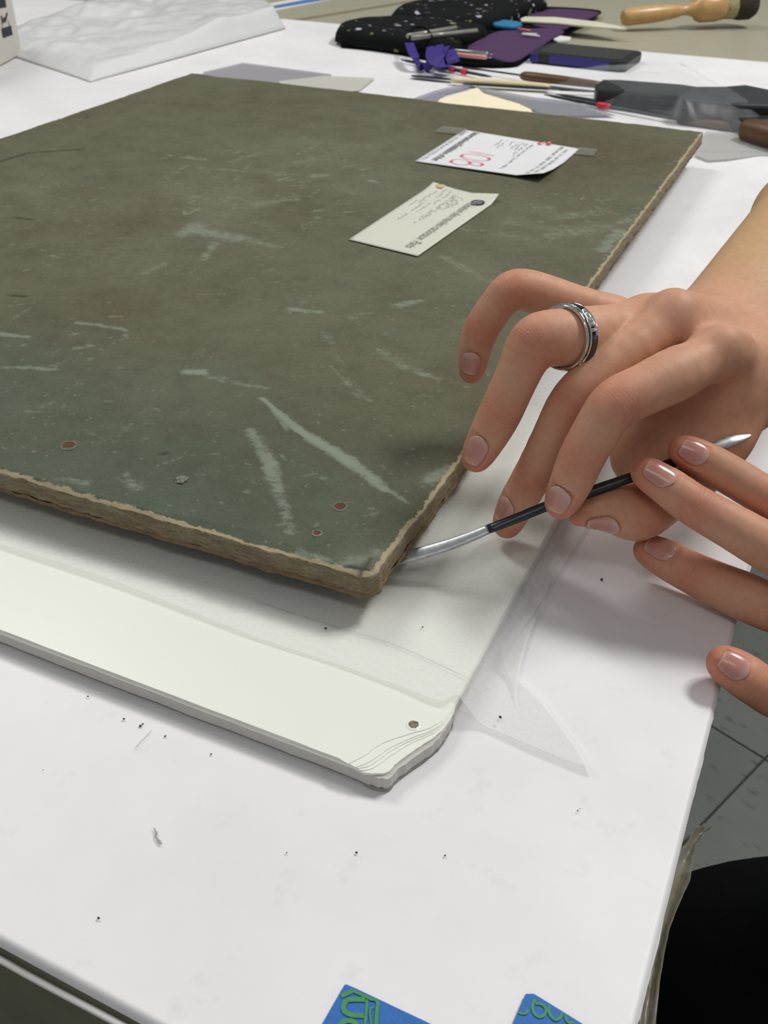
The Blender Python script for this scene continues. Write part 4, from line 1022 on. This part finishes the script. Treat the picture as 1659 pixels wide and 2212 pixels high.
# ================================================================ RING on the ring finger
def ring():
    r_ = thing('finger_ring', 'silver band ring with dark blue stones and small clear gems on the ring finger', 'ring')
    # centre line of the finger at the ring
    c = D(1225, 726, .4008); ax = -(CM[:, 0]*.74+CM[:, 1]*.16)+CM[:, 2]*.62; ax /= np.linalg.norm(ax)         # band seen obliquely
    vz = CM[:, 2]; n = vz-ax*(vz@ax); n /= np.linalg.norm(n); s = np.cross(ax, n)
    model = RH; fun = lambda X, Y, Z: eval_pts(R_RING['prims'], R_RING['k'], X, Y, Z)
    N = 72
    an_ = 2*math.pi*np.arange(N)/N; dd_ = n[None]*np.cos(an_)[:, None]+s[None]*np.sin(an_)[:, None]; rad = np.full(N, .002)
    for _ in range(40):
        p = c+dd_*rad[:, None]; rad = rad+np.clip(-fun(p[:, 0], p[:, 1], p[:, 2]), 0, None)
    for _ in range(8): rad = (np.roll(rad, 1)+rad+np.roll(rad, -1))/3
    rad = rad+.0002
    def band(name, prof, mat, k0=0, k1=N, par=r_):
        full = (k1-k0) == N; V = []; Fc = []; M_ = len(prof)
        for k in range(k0, k1+(0 if full else 1)):
            a = 2*math.pi*k/N; d = n*math.cos(a)+s*math.sin(a)
            for (w_, o_) in prof: V.append(c+d*(rad[k % N]+o_)+ax*w_)
        cnt = k1-k0+(0 if full else 1)
        for i in range(cnt if full else cnt-1):
            for j in range(M_):
                a_ = i*M_; b_ = ((i+1) % cnt)*M_; Fc.append((a_+j, a_+(j+1) % M_, b_+(j+1) % M_, b_+j))
        if not full: Fc += [tuple(range(M_)), tuple(range((cnt-1)*M_, cnt*M_))[::-1]]
        o = obj(name, V, Fc, mat, par, False); recalc(o); bev(o, .00015, 2, 30); return o
    silver = simple('silver', lin(215, 215, 212), .12, .05, 300, metal=1.0)
    band('band', [(-.0024, 0), (.0024, 0), (.0024, .0012), (.0019, .0016), (.0016, .0009), (-.0016, .0009), (-.0019, .0016), (-.0024, .0012)], silver)
    band('band', [(.0028, 0), (.0042, 0), (.0042, .0008), (.0035, .0012), (.0028, .0008)], silver)
    stone = simple('navy_stone', lin(14, 20, 40), .06, .1, 100, spec=.8)
    gem = NT('clear_gem'); gem.base((.95, .95, .93, 1)); gem.set(Roughness=.03, Metallic=.85)
    # positions around the visible side: angle 0 faces the camera
    for k0, k1 in ((-12, -9), (-9, -6), (-6, -3), (8, 11), (11, 14), (14, 17)):
        o = band('dark_stone', [(-.0015, .0007), (.0015, .0007), (.0015, .0016), (-.0015, .0016)], stone, k0, k1)
    for k in (-19, -17, -15, -13, -1, 1, 3, 5, 7):
        a = 2*math.pi*k/N; d = n*math.cos(a)+s*math.sin(a)
        bm = bmesh.new(); bmesh.ops.create_icosphere(bm, subdivisions=1, radius=.00085); me_ = bpy.data.meshes.new('gem'); bm.to_mesh(me_); bm.free(); me_.materials.append(gem.m)
        g_ = bpy.data.objects.new('gem', me_); COL.objects.link(g_); g_.parent = r_; g_.location = c+d*(rad[k % N]+.0012)
ring()

# ================================================================ STEEL MICRO SPATULA in the hands
sp = thing('micro_spatula', 'thin steel double-ended spatula held in the hands, its blade pushed under the board', 'spatula')
tl = [(825, 1217, .4145), (858, 1207, .4130), (905, 1196, .4115), (960, 1180, .4100), (1010, 1162, .4085), (1055, 1143, .4075), (1120, 1118, .4070), (1180, 1094, .4068), (1260, 1067, .4065), (1350, 1036, .4063), (1430, 1008, .4063), (1490, 986, .4063), (1535, 969, .4063), (1560, 960, .4066), (1585, 951, .407), (1608, 944, .408), (1623, 939, .409)]
wpx = [15, 15.5, 15.5, 14.5, 13, 11.5, 12, 12.5, 13, 12.5, 12.5, 12, 12.5, 14, 13.5, 8.5, 1.5]
TQ = [D(*t) for t in tl]
upv = CM[:, 2]*.75+np.array([0, 0, .35])+CM[:, 1]*.3
def seg(a, b, k=5):
    c = catmull([np.append(TQ[i], wpx[i]*tl[i][2]/F) for i in range(a, b+1)], k); return [x[:3] for x in c], [x[3] for x in c]
p_, r_ = seg(0, 5); tube('blade', p_, r_, simple('brushed_steel', lin(176, 178, 180), .38, .16, 500, metal=.8), sp, 12, flat=np.linspace(.16, .30, len(p_)), up=upv)
p_, r_ = seg(5, 12); tube('shaft', p_, r_, M_STEELD, sp, 8, flat=np.concatenate([np.linspace(.45, .8, 6), np.full(len(p_)-6, .8)]), up=upv)
p_, r_ = seg(12, 16); tube('blade', p_, r_, simple('brushed_steel_end', lin(170, 172, 172), .4, .2, 600, metal=.75), sp, 12, flat=np.linspace(.7, .12, len(p_)), up=upv)

# ================================================================ BACKGROUND THINGS
def pad(name, pxo, z0, Hh, mat, parent, seed=0, zref=0.0, edge=(0, .25, .6, .85, 1), fac=(1, .985, .95, .86, .7, .5, .25, 0), amp=.25, ptsw=None):
    w_ = ptsw if ptsw is not None else [P(a, b, zref) for a, b in pxo]
    c = catmull(w_+[w_[0]], 3)[:-1]; c = np.array(c); cen = c.mean(0); n = len(c); V = []; Fc = []
    pr = [0, .55, .85, .97, 1, 1, 1, 1]
    for q, (f_, h_) in enumerate(zip(fac, pr)):
        if f_ == 0:
            V.append((cen[0], cen[1], z0+Hh)); break
        for k in range(n):
            p = cen+(c[k]-cen)*f_; nz = (fbm(p[0]*25+seed, p[1]*25, 3)-.5)*2*amp*Hh*h_
            V.append((p[0], p[1], z0+Hh*h_+nz))
    m_ = len(fac)-1
    for q in range(m_-1):
        for k in range(n): Fc.append((q*n+k, q*n+(k+1) % n, (q+1)*n+(k+1) % n, (q+1)*n+k))
    for k in range(n): Fc.append(((m_-1)*n+k, (m_-1)*n+(k+1) % n, m_*n))
    Fc.append(tuple(range(n))[::-1])
    o = obj(name, V, Fc, mat, parent, True); recalc(o); return o

# ---- fabric tool roll
roll = thing('tool_roll', 'opened black floral fabric tool roll with purple lining behind the board', 'tool roll')
def floral():
    t = NT('black_floral'); t.set(Roughness=.9); t.b.inputs['Specular IOR Level'].default_value = .15; v = t.coord((1, 1, 1))
    a = t.noise(38, 3, .5, v); b = t.noise(52, 2, .5, t.coord((1, 1.4, 1)))
    c = t.ramp(a, [(.67, lin(18, 19, 20)), (.72, lin(140, 140, 104))]); k = t.ramp(b, [(.66, (0, 0, 0, 1)), (.70, (1, 1, 1, 1))])
    t.base(t.mix(k, c, lin(190, 186, 205))); return t.m
M_FLOR = floral()
pad('backing', [(735, 104), (800, 110), (870, 121), (985, 143), (1102, 147), (1140, 130), (1215, 77), (1292, 36), (1285, 26), (1165, 20), (1000, 20), (850, 50), (760, 75)], .0014, .006, M_BLACK, roll, 2, amp=.1)
pad('padded_flap', [(723, 96), (732, 82), (765, 70), (820, 64), (900, 66), (1000, 78), (1052, 90), (1022, 104), (1000, 112), (985, 130), (930, 126), (880, 122), (810, 112), (750, 104)], .004, .018, M_FLOR, roll, 4)
pad('padded_flap', [(840, 58), (862, 42), (930, 26), (985, 12), (1070, 8), (1165, 22), (1180, 34), (1140, 44), (1110, 56), (1062, 76), (1000, 80), (900, 74)], .004, .020, M_FLOR, roll, 9)
pad('purple_panel', [(1010, 112), (1045, 92), (1075, 80), (1120, 76), (1190, 72), (1218, 80), (1190, 96), (1150, 124), (1106, 146), (1060, 138), (1012, 124)], .006, .003, M_PURPLE, roll, 5, amp=.2)
pad('purple_panel', [(1150, 66), (1130, 52), (1165, 34), (1210, 30), (1288, 36), (1286, 44), (1250, 60), (1218, 74), (1180, 72)], .006, .003, M_PURPLE, roll, 6, amp=.2)
ribbon('ribbon_tie', catmull([P(884, 92, .024), P(893, 116, .020), P(905, 138, .010), P(912, 152, .003)], 5), .012, M_VIOLET, roll); solid(bpy.data.objects['ribbon_tie'], .0006)
for k_, pts_ in enumerate(([P(960, 100, .020), P(945, 122, .018), P(928, 138, .010), P(918, 152, .002)], [P(940, 98, .024), P(938, 118, .022), P(950, 132, .018), P(968, 142, .010)], [P(968, 108, .020), P(976, 122, .018), P(980, 136, .012)])):
    o = ribbon('ribbon_tie', catmull(pts_, 5), (.016, .022, .016)[k_], M_VIOLET, roll, nrm=(0, -.5, .8)); solid(o, .0006)
tube('cord_loop', catmull([P(884, 92, .024), P(887, 68, .028), P(897, 60, .030), P(915, 60, .030), P(930, 72, .028), P(940, 100, .024)], 6), .0012, M_BLACK, roll, 8)
prism('white_tab', [P(a, b, .0115)[:2] for a, b in ((1196, 84), (1210, 77), (1234, 80), (1230, 86), (1205, 88))], .0098, .0115, M_WHITE, roll)
for (x0, y0, x1, y1, m_, r_) in ((982, 110, 1055, 117, M_STEEL, .0030), (980, 117, 1052, 124, simple('pink_barrel', lin(214, 150, 140), .4), .0026)):
    o = thing('needle_tool', 'silver needle tool tucked in the purple roll pocket' if m_ is M_STEEL else 'pink needle tool tucked in the purple roll beside the silver one', 'tool')
    a, b = P(x0, y0, .016), P(x1, y1, .0155); lathe('barrel', a, b, [(0, r_*.7), (.03, r_), (.95, r_), (1, r_*.6)], m_, o, 12); tube('needle', [b, b+(b-a)*.12], .0006, M_STEEL, o, 6)
tq = thing('teal_pouch', 'small teal blue folded cloth on the tool roll', 'cloth'); pad('cloth', [(1056, 72), (1080, 66), (1110, 68), (1126, 72), (1122, 78), (1100, 80), (1070, 77)], .010, .006, M_TEAL, tq, 12)
wt = thing('tweezers', 'small white and pink tweezers lying on the purple lining', 'tweezers')
for q_ in (((1128, 74), (1165, 78)), ((1128, 72), (1160, 74))): tube('arm', [P(*q_[0], .0125), P(*q_[1], .0125)], .0022, M_WHITE, wt, 8, flat=.5)
tube('grip', [P(1120, 62, .013), P(1145, 66, .013)], .003, simple('pink_grip', lin(214, 110, 110), .4), wt, 8, flat=.5)
o = thing('glass_rod', 'clear and silver rods in the upper pocket of the tool roll', 'rod')
for q_ in (((880, 78), (985, 60)), ((890, 82), (1030, 66))): tube('rod', [P(*q_[0], .026), P(*q_[1], .026)], .0030, simple('rod_glass', lin(150, 150, 140), .15), o, 8)

# ---- bone folder
bf = prism('bone_folder', [P(a, b, .0115)[:2] for a, b in ((1124, 41), (1134, 37), (1200, 38), (1290, 48), (1335, 57), (1354, 62), (1335, 62), (1290, 59), (1200, 50), (1126, 46))], .0094, .0125, M_BONE, None, .0008)
tag(bf, 'long ivory coloured bone folder lying across the tool roll towards the brush', 'bone folder')
# ---- round brush
br = thing('dust_brush', 'round brush with a pale wooden handle and dark bristles at upper right', 'brush')
wood = simple('pale_wood', lin(198, 158, 104), .32, .10, 70)
a, b = P(1344, 38, .013), P(1566, 12, .026)
lathe('handle', a, b, [(0, .006), (.01, .0105), (.05, .0128), (.35, .0125), (.52, .0098), (.58, .0070), (.63, .0078), (.70, .0120), (.72, .0175), (.76, .0205), (.90, .0215), (.97, .0200), (1.0, .015)], wood, br, 32)
dv = b-a; b2 = a+dv*1.30
lathe('bristles', a+dv*.97, b2, [(0, .016), (.15, .0185), (.5, .0235), (.8, .0245), (.95, .020), (1, .008)], simple('bristle', lin(58, 52, 40), .95, .6, 500, bumpd=.002), br, 32)
lathe('bristle_root', a+dv*.965, a+dv*1.10, [(0, .0165), (.2, .0195), (.9, .0212), (1, .019)], simple('bristle_pale', lin(170, 158, 120), .9, .4, 400, bumpd=.001), br, 32)
# ---- phone
ph = thing('smartphone', 'smartphone in a black and blue case lying beside the tool roll', 'phone')
A_, B_ = P(1141, 134, .001), P(1350, 156, .001); C_ = P(1393, 127, .001); wv = (C_-B_)*.86
def rrect(o_, u, v, r, n=5):
    pts = []; Lu, Lv = np.linalg.norm(u), np.linalg.norm(v); uu, vv = u/Lu, v/Lv
    for (cx, cy, a0) in ((Lu-r, r, -90), (Lu-r, Lv-r, 0), (r, Lv-r, 90), (r, r, 180)):
        for k in range(n+1):
            an = math.radians(a0+90*k/n); pts.append(o_+uu*(cx+r*math.cos(an))+vv*(cy+r*math.sin(an)))
    return pts
prism('case', rrect(A_, B_-A_, wv, .010), .0008, .0130, M_DARK, ph, .0022)
uu = (B_-A_)/np.linalg.norm(B_-A_); vv = wv/np.linalg.norm(wv)
prism('screen', rrect(A_+uu*.010+vv*.008, uu*(np.linalg.norm(B_-A_)-.020), vv*(np.linalg.norm(wv)-.016), .004), .0130, .0134, M_GLASS, ph)
prism('blue_bumper', [p-vv*.0012 for p in (A_+uu*.028, A_+uu*(np.linalg.norm(B_-A_)-.022))]+[p+vv*.004 for p in (A_+uu*(np.linalg.norm(B_-A_)-.022), A_+uu*.028)], .0015, .0122, M_BLUEP, ph, .001)
prism('blue_bumper', [p-vv*.0012 for p in (A_+uu*.002, A_+uu*.014)]+[p+vv*.004 for p in (A_+uu*.014, A_+uu*.002)], .0015, .0122, M_BLUEP, ph, .001)
# ---- hand tools on the paper beyond the board
def tool(name, label, cat): return thing(name, label, cat)
t_ = tool('palette_knife', 'palette knife with a grey rounded blade and an ivory coloured handle', 'knife')
tube('blade', catmull([P(890, 163, .003), P(905, 165, .003), (P(945, 169, .003)), P(978, 172, .003)], 4), [.003, .0048, .0058, .0062, .0064, .0066, .0066, .0066, .0064, .0062, .0058, .005, .0045], M_STEELD, t_, 12, flat=.12)
tube('handle', catmull([P(975, 173, .005), P(1040, 177, .006), P(1120, 182, .006), P(1188, 188, .005)], 4), [.0040, .0048, .0052, .0054, .0056, .0057, .0058, .0058, .0057, .0056, .0055, .0054, .0050], M_IVORY, t_, 12, flat=.7)
t_ = tool('wood_spatula', 'thin steel spatula with a brown wooden handle behind the ivory handled knife', 'spatula')
tube('shaft', [P(1000, 145, .004), P(1130, 163, .006)], .0012, M_STEELD, t_, 8)
tube('handle', catmull([P(1126, 163, .007), P(1150, 166, .008), P(1220, 174, .008), P(1300, 184, .007)], 4), [.0030, .0055, .0070, .0074, .0076, .0076, .0074, .0072, .0070, .0066, .0062, .0058, .005], M_WOODB, t_, 12, flat=.75)
def thin_tool(label, a, b, r, bands, m_=None, name='steel_probe'):
    t_ = tool(name, label, 'tool'); A, B = P(*a, .004), P(*b, .0045)
    lathe('shaft', A, B, [(0, r*.3), (.08, r*.8), (.4, r), (.6, r), (.92, r*.8), (1, r*.3)], m_ or M_STEELD, t_, 10)
    for f0, f1 in bands: lathe('red_band', A+(B-A)*f0, A+(B-A)*f1, [(0, r*1.1), (.1, r*1.6), (.9, r*1.6), (1, r*1.1)], M_RED, t_, 10)
thin_tool('thin dark steel probe with two red bands below the violet ribbons', (866, 129), (1062, 166), .0022, ((.55, .61), (.68, .74)))
thin_tool('long thin dark steel rod below the ivory handled knife', (1000, 181), (1290, 198), .0016, ())
thin_tool('thin dark steel probe with one red band near the far board edge', (1175, 204), (1462, 258), .0020, ((.42, .52),))
thin_tool('bright thin steel needle in front of the big black handle', (1180, 193), (1395, 201), .0010, (), M_STEEL)
thin_tool('upper dark steel probe leading to the black block', (1200, 203), (1462, 246), .0018, ())
thin_tool('brown stained thin stick along the far right board corner', (1462, 258), (1640, 282), .0050, (), simple('stained_stick', lin(104, 86, 66), .6, .3, 60), 'wooden_stick')
# ---- big black handled cutter
kn = thing('black_cutter', 'big black handled cutter with a faceted dark grey head at far right', 'cutter')
zt = .020
prism('handle', [P(a, b, zt)[:2] for a, b in ((1286, 182), (1300, 171), (1335, 171), (1470, 181), (1505, 186), (1560, 200), (1560, 215), (1480, 205), (1290, 192))], .003, zt, M_DARK, kn, .003)
prism('handle_side', [P(a, b, .014)[:2] for a, b in ((1288, 196), (1480, 208), (1560, 222), (1560, 228), (1470, 226), (1290, 202))], .003, .014, M_BLACK, kn, .002)
prism('head', [P(a, b, .026)[:2] for a, b in ((1462, 207), (1500, 186), (1560, 186), (1610, 182), (1700, 200), (1700, 228), (1600, 226), (1470, 214))], .003, .026, simple('slate', lin(40, 47, 49), .5, .1, 40), kn, .003)
prism('jaw', [P(a, b, .016)[:2] for a, b in ((1462, 226), (1570, 228), (1700, 240), (1700, 256), (1620, 262), (1560, 244), (1465, 236))], .003, .016, M_DARK, kn, .002)
wh = thing('wooden_tool', 'brown wooden tool handle ending at the right frame edge behind the board corner', 'handle')
tube('handle', catmull([P(1600, 280, .010), P(1625, 284, .011), P(1680, 298, .012), P(1760, 316, .012)], 4), [.004, .008, .0105, .0115, .012, .0125, .013, .013, .013, .013, .012, .011, .009], M_WOODB, wh, 14)
# ---- sheets lying around
def sheet(name, pxo, z, mat, label, cat, th=.0003):
    o = prism(name, [P(a, b, z)[:2] for a, b in pxo], z, z+th, mat); tag(o, label, cat); return o
sheet('film_piece', [(440, 156), (525, 136), (716, 161), (700, 190), (560, 200), (430, 175)], .0012, film('grey_film', lin(176, 174, 180), .72, .3, .05), 'grey translucent film piece showing beyond the left far board edge', 'film')
sheet('paper_piece', [(600, 176), (702, 164), (810, 169), (776, 196), (640, 210)], .0018, film('warm_film', lin(214, 212, 202), .8, .4, .05), 'small off-white translucent paper piece overlapping the grey film', 'paper')
sheet('cream_card', [(950, 214), (985, 205), (1036, 188), (1060, 200), (1140, 218), (1150, 245), (1000, 240), (930, 222)], .0012, M_CREAM, 'bright cream paper card half hidden behind the far board edge', 'card')
lil = film('lilac_shade', lin(170, 164, 184), .55, .25, .05)
sheet('tinted_strip', [(895, 212), (940, 196), (990, 184), (1030, 180), (1012, 190), (965, 202), (950, 214), (940, 226), (900, 222)], .0020, lil, 'lilac grey strip painted as the shadow left of the cream card', 'film')  # flat tinted strip stands in for a grey-lilac shadow
sheet('tinted_strip', [(1030, 186), (1075, 196), (1150, 210), (1250, 222), (1330, 250), (1180, 250), (1120, 222), (1045, 200)], .0022, film('grey_strip_tint', lin(160, 162, 172), .6, .25, .05), 'grey translucent strip right of the cream card', 'film')  # flat grey see-through strip lying on the paper
sheet('film_piece', [(1524, 284), (1600, 287), (1640, 302), (1661, 320), (1740, 322), (1740, 340), (1640, 336), (1570, 345), (1530, 347), (1500, 335)], .0016, film('corner_film', lin(206, 205, 200), .55, .3, .1), 'greyish clear film corner right of the far board corner', 'film')
def bag():
    oc = [P(1150, 168, 0), P(1420, 160, 0), P(1720, 215, 0), P(1760, 340, 0), P(1659, 343, 0), P(1580, 345, 0), P(1528, 338, 0), P(1500, 318, 0), P(1440, 262, 0)]
    nx, ny = 60, 60; xs = [p[0] for p in oc]; ys = [p[1] for p in oc]
    a, b, c, d = P(1150, 168, 0), P(1480, 150, 0), P(1760, 336, 0), P(1510, 334, 0)
    V = []
    for j in range(ny+1):
        for i in range(nx+1):
            s, t = i/nx, j/ny; p = (a*(1-s)+b*s)*(1-t)+(d*(1-s)+c*s)*t
            e = min(s, 1-s, t, 1-t)*4; e = min(1, e)
            lo = 1 if t < .72 else max(.08, 1-(t-.72)*7)
            z = .003+e*(.026*lo)+.004*e*(fbm(p[0]*30, p[1]*30, 3)-.5)*2*lo+.0025*(fbm(p[0]*60, p[1]*40, 3))
            V.append((p[0], p[1], max(z, .0012)))
    Fc = [(j*(nx+1)+i, j*(nx+1)+i+1, (j+1)*(nx+1)+i+1, (j+1)*(nx+1)+i) for j in range(ny) for i in range(nx)]
    o = obj('plastic_bag', V, Fc, M_CLEAR, None, True); recalc(o)
    tag(o, 'clear plastic sheet draped over the tools at far right', 'plastic sheet')
bag()
# strip with blue line and the far top area
st_ = thing('striped_strip', 'white strip with a blue stripe on the beige table at top', 'strip')
prism('strip', [P(a, b, -.0055)[:2] for a, b in ((560, 12), (700, -14), (800, -30), (830, -24), (740, -6), (600, 22), (585, 24))], -.0062, -.0050, M_WHITE, st_)
prism('blue_stripe', [P(a, b, -.0048)[:2] for a, b in ((580, 14), (690, -6), (780, -22), (795, -19), (690, 2), (596, 18))], -.0050, -.0047, simple('stripe_blue', lin(80, 122, 180), .5), st_)
# wrapped flat stack, upper left
def wrap():
    F_, R_, L_ = P(195, 178, 0), P(617, 62, 0), P(-60, 92, 0)
    nx, ny = 120, 90; V = []
    back = np.array([-.15, .62, 0])
    for j in range(ny+1):
        for i in range(nx+1):
            s, t = i/nx, j/ny
            # s along the front right edge (F->R), t towards upper left
            p = F_+(R_-F_)*s+(L_-F_)*t*1.0+np.array([0, .25, 0])*t*s
            e = min(s, 1-s, t, 1-t)
            core = min(1, max(0, (s-.02))*1.6)*1.0
            top = .026*min(1, e/.05)*(.25+.75*min(1, s*1.5))
            f_ = fbm(p[0]*9+p[1]*4, p[1]*7, 4); f2 = fbm(p[0]*22, p[1]*18, 3)
            z = .0010+top*(.75+.5*f_)+.020*min(1, t*2.2)*min(1, e/.08)*abs(f_-.5)*2+.006*min(1, e/.05)*(f2-.3)
            V.append((p[0], p[1], max(.001, z)))
    Fc = [(j*(nx+1)+i, j*(nx+1)+i+1, (j+1)*(nx+1)+i+1, (j+1)*(nx+1)+i) for j in range(ny) for i in range(nx)]
    o = obj('wrapped_stack', V, Fc, M_WRAP, None, True); recalc(o); solid(o, .0004, -1)
    tag(o, 'flat stack under crumpled white translucent wrapping at upper left', 'wrapping')
wrap()
# carton with black lettering, top left corner
ct = thing('carton', 'pale carton with bold black lettering at the top left corner', 'carton')
g0, g1 = P(48, 118, 0), P(-40, 165, 0); uu = (g0-g1)/np.linalg.norm(g0-g1); nn = np.array([-uu[1], uu[0], 0])
prism('box', [g0, g1, g1+nn*.05, g0+nn*.05], .001, .24, simple('carton_face', lin(206, 200, 192), .6, .02, 20), ct, .001)
def face_pt(px, py):
    r = ray(px, py); o_ = np.array([0, 0, CH]); nrm = -nn; t = ((g0-nn*.0006-o_)@nrm)/(r@nrm); return o_+r*t
for nm, strokes, ww in (('letter', [((-8, 6), (12, 2))], .014), ('letter', [((3, 36), (6, 48)), ((6, 50), (10, 38)), ((8, 38), (12, 46)), ((11, 48), (16, 28)), ((3, 34), (5, 44))], .0035), ('letter', [((5, 72), (26, 65))], .011), ('letter_link', [((3, 48), (7, 64)), ((17, 44), (23, 60))], .0012)):
    o = join_strokes(nm, [([face_pt(*p) for p in s_], ww) for s_ in strokes], M_INKD, ct, nrm=tuple(-nn))
print('script done')
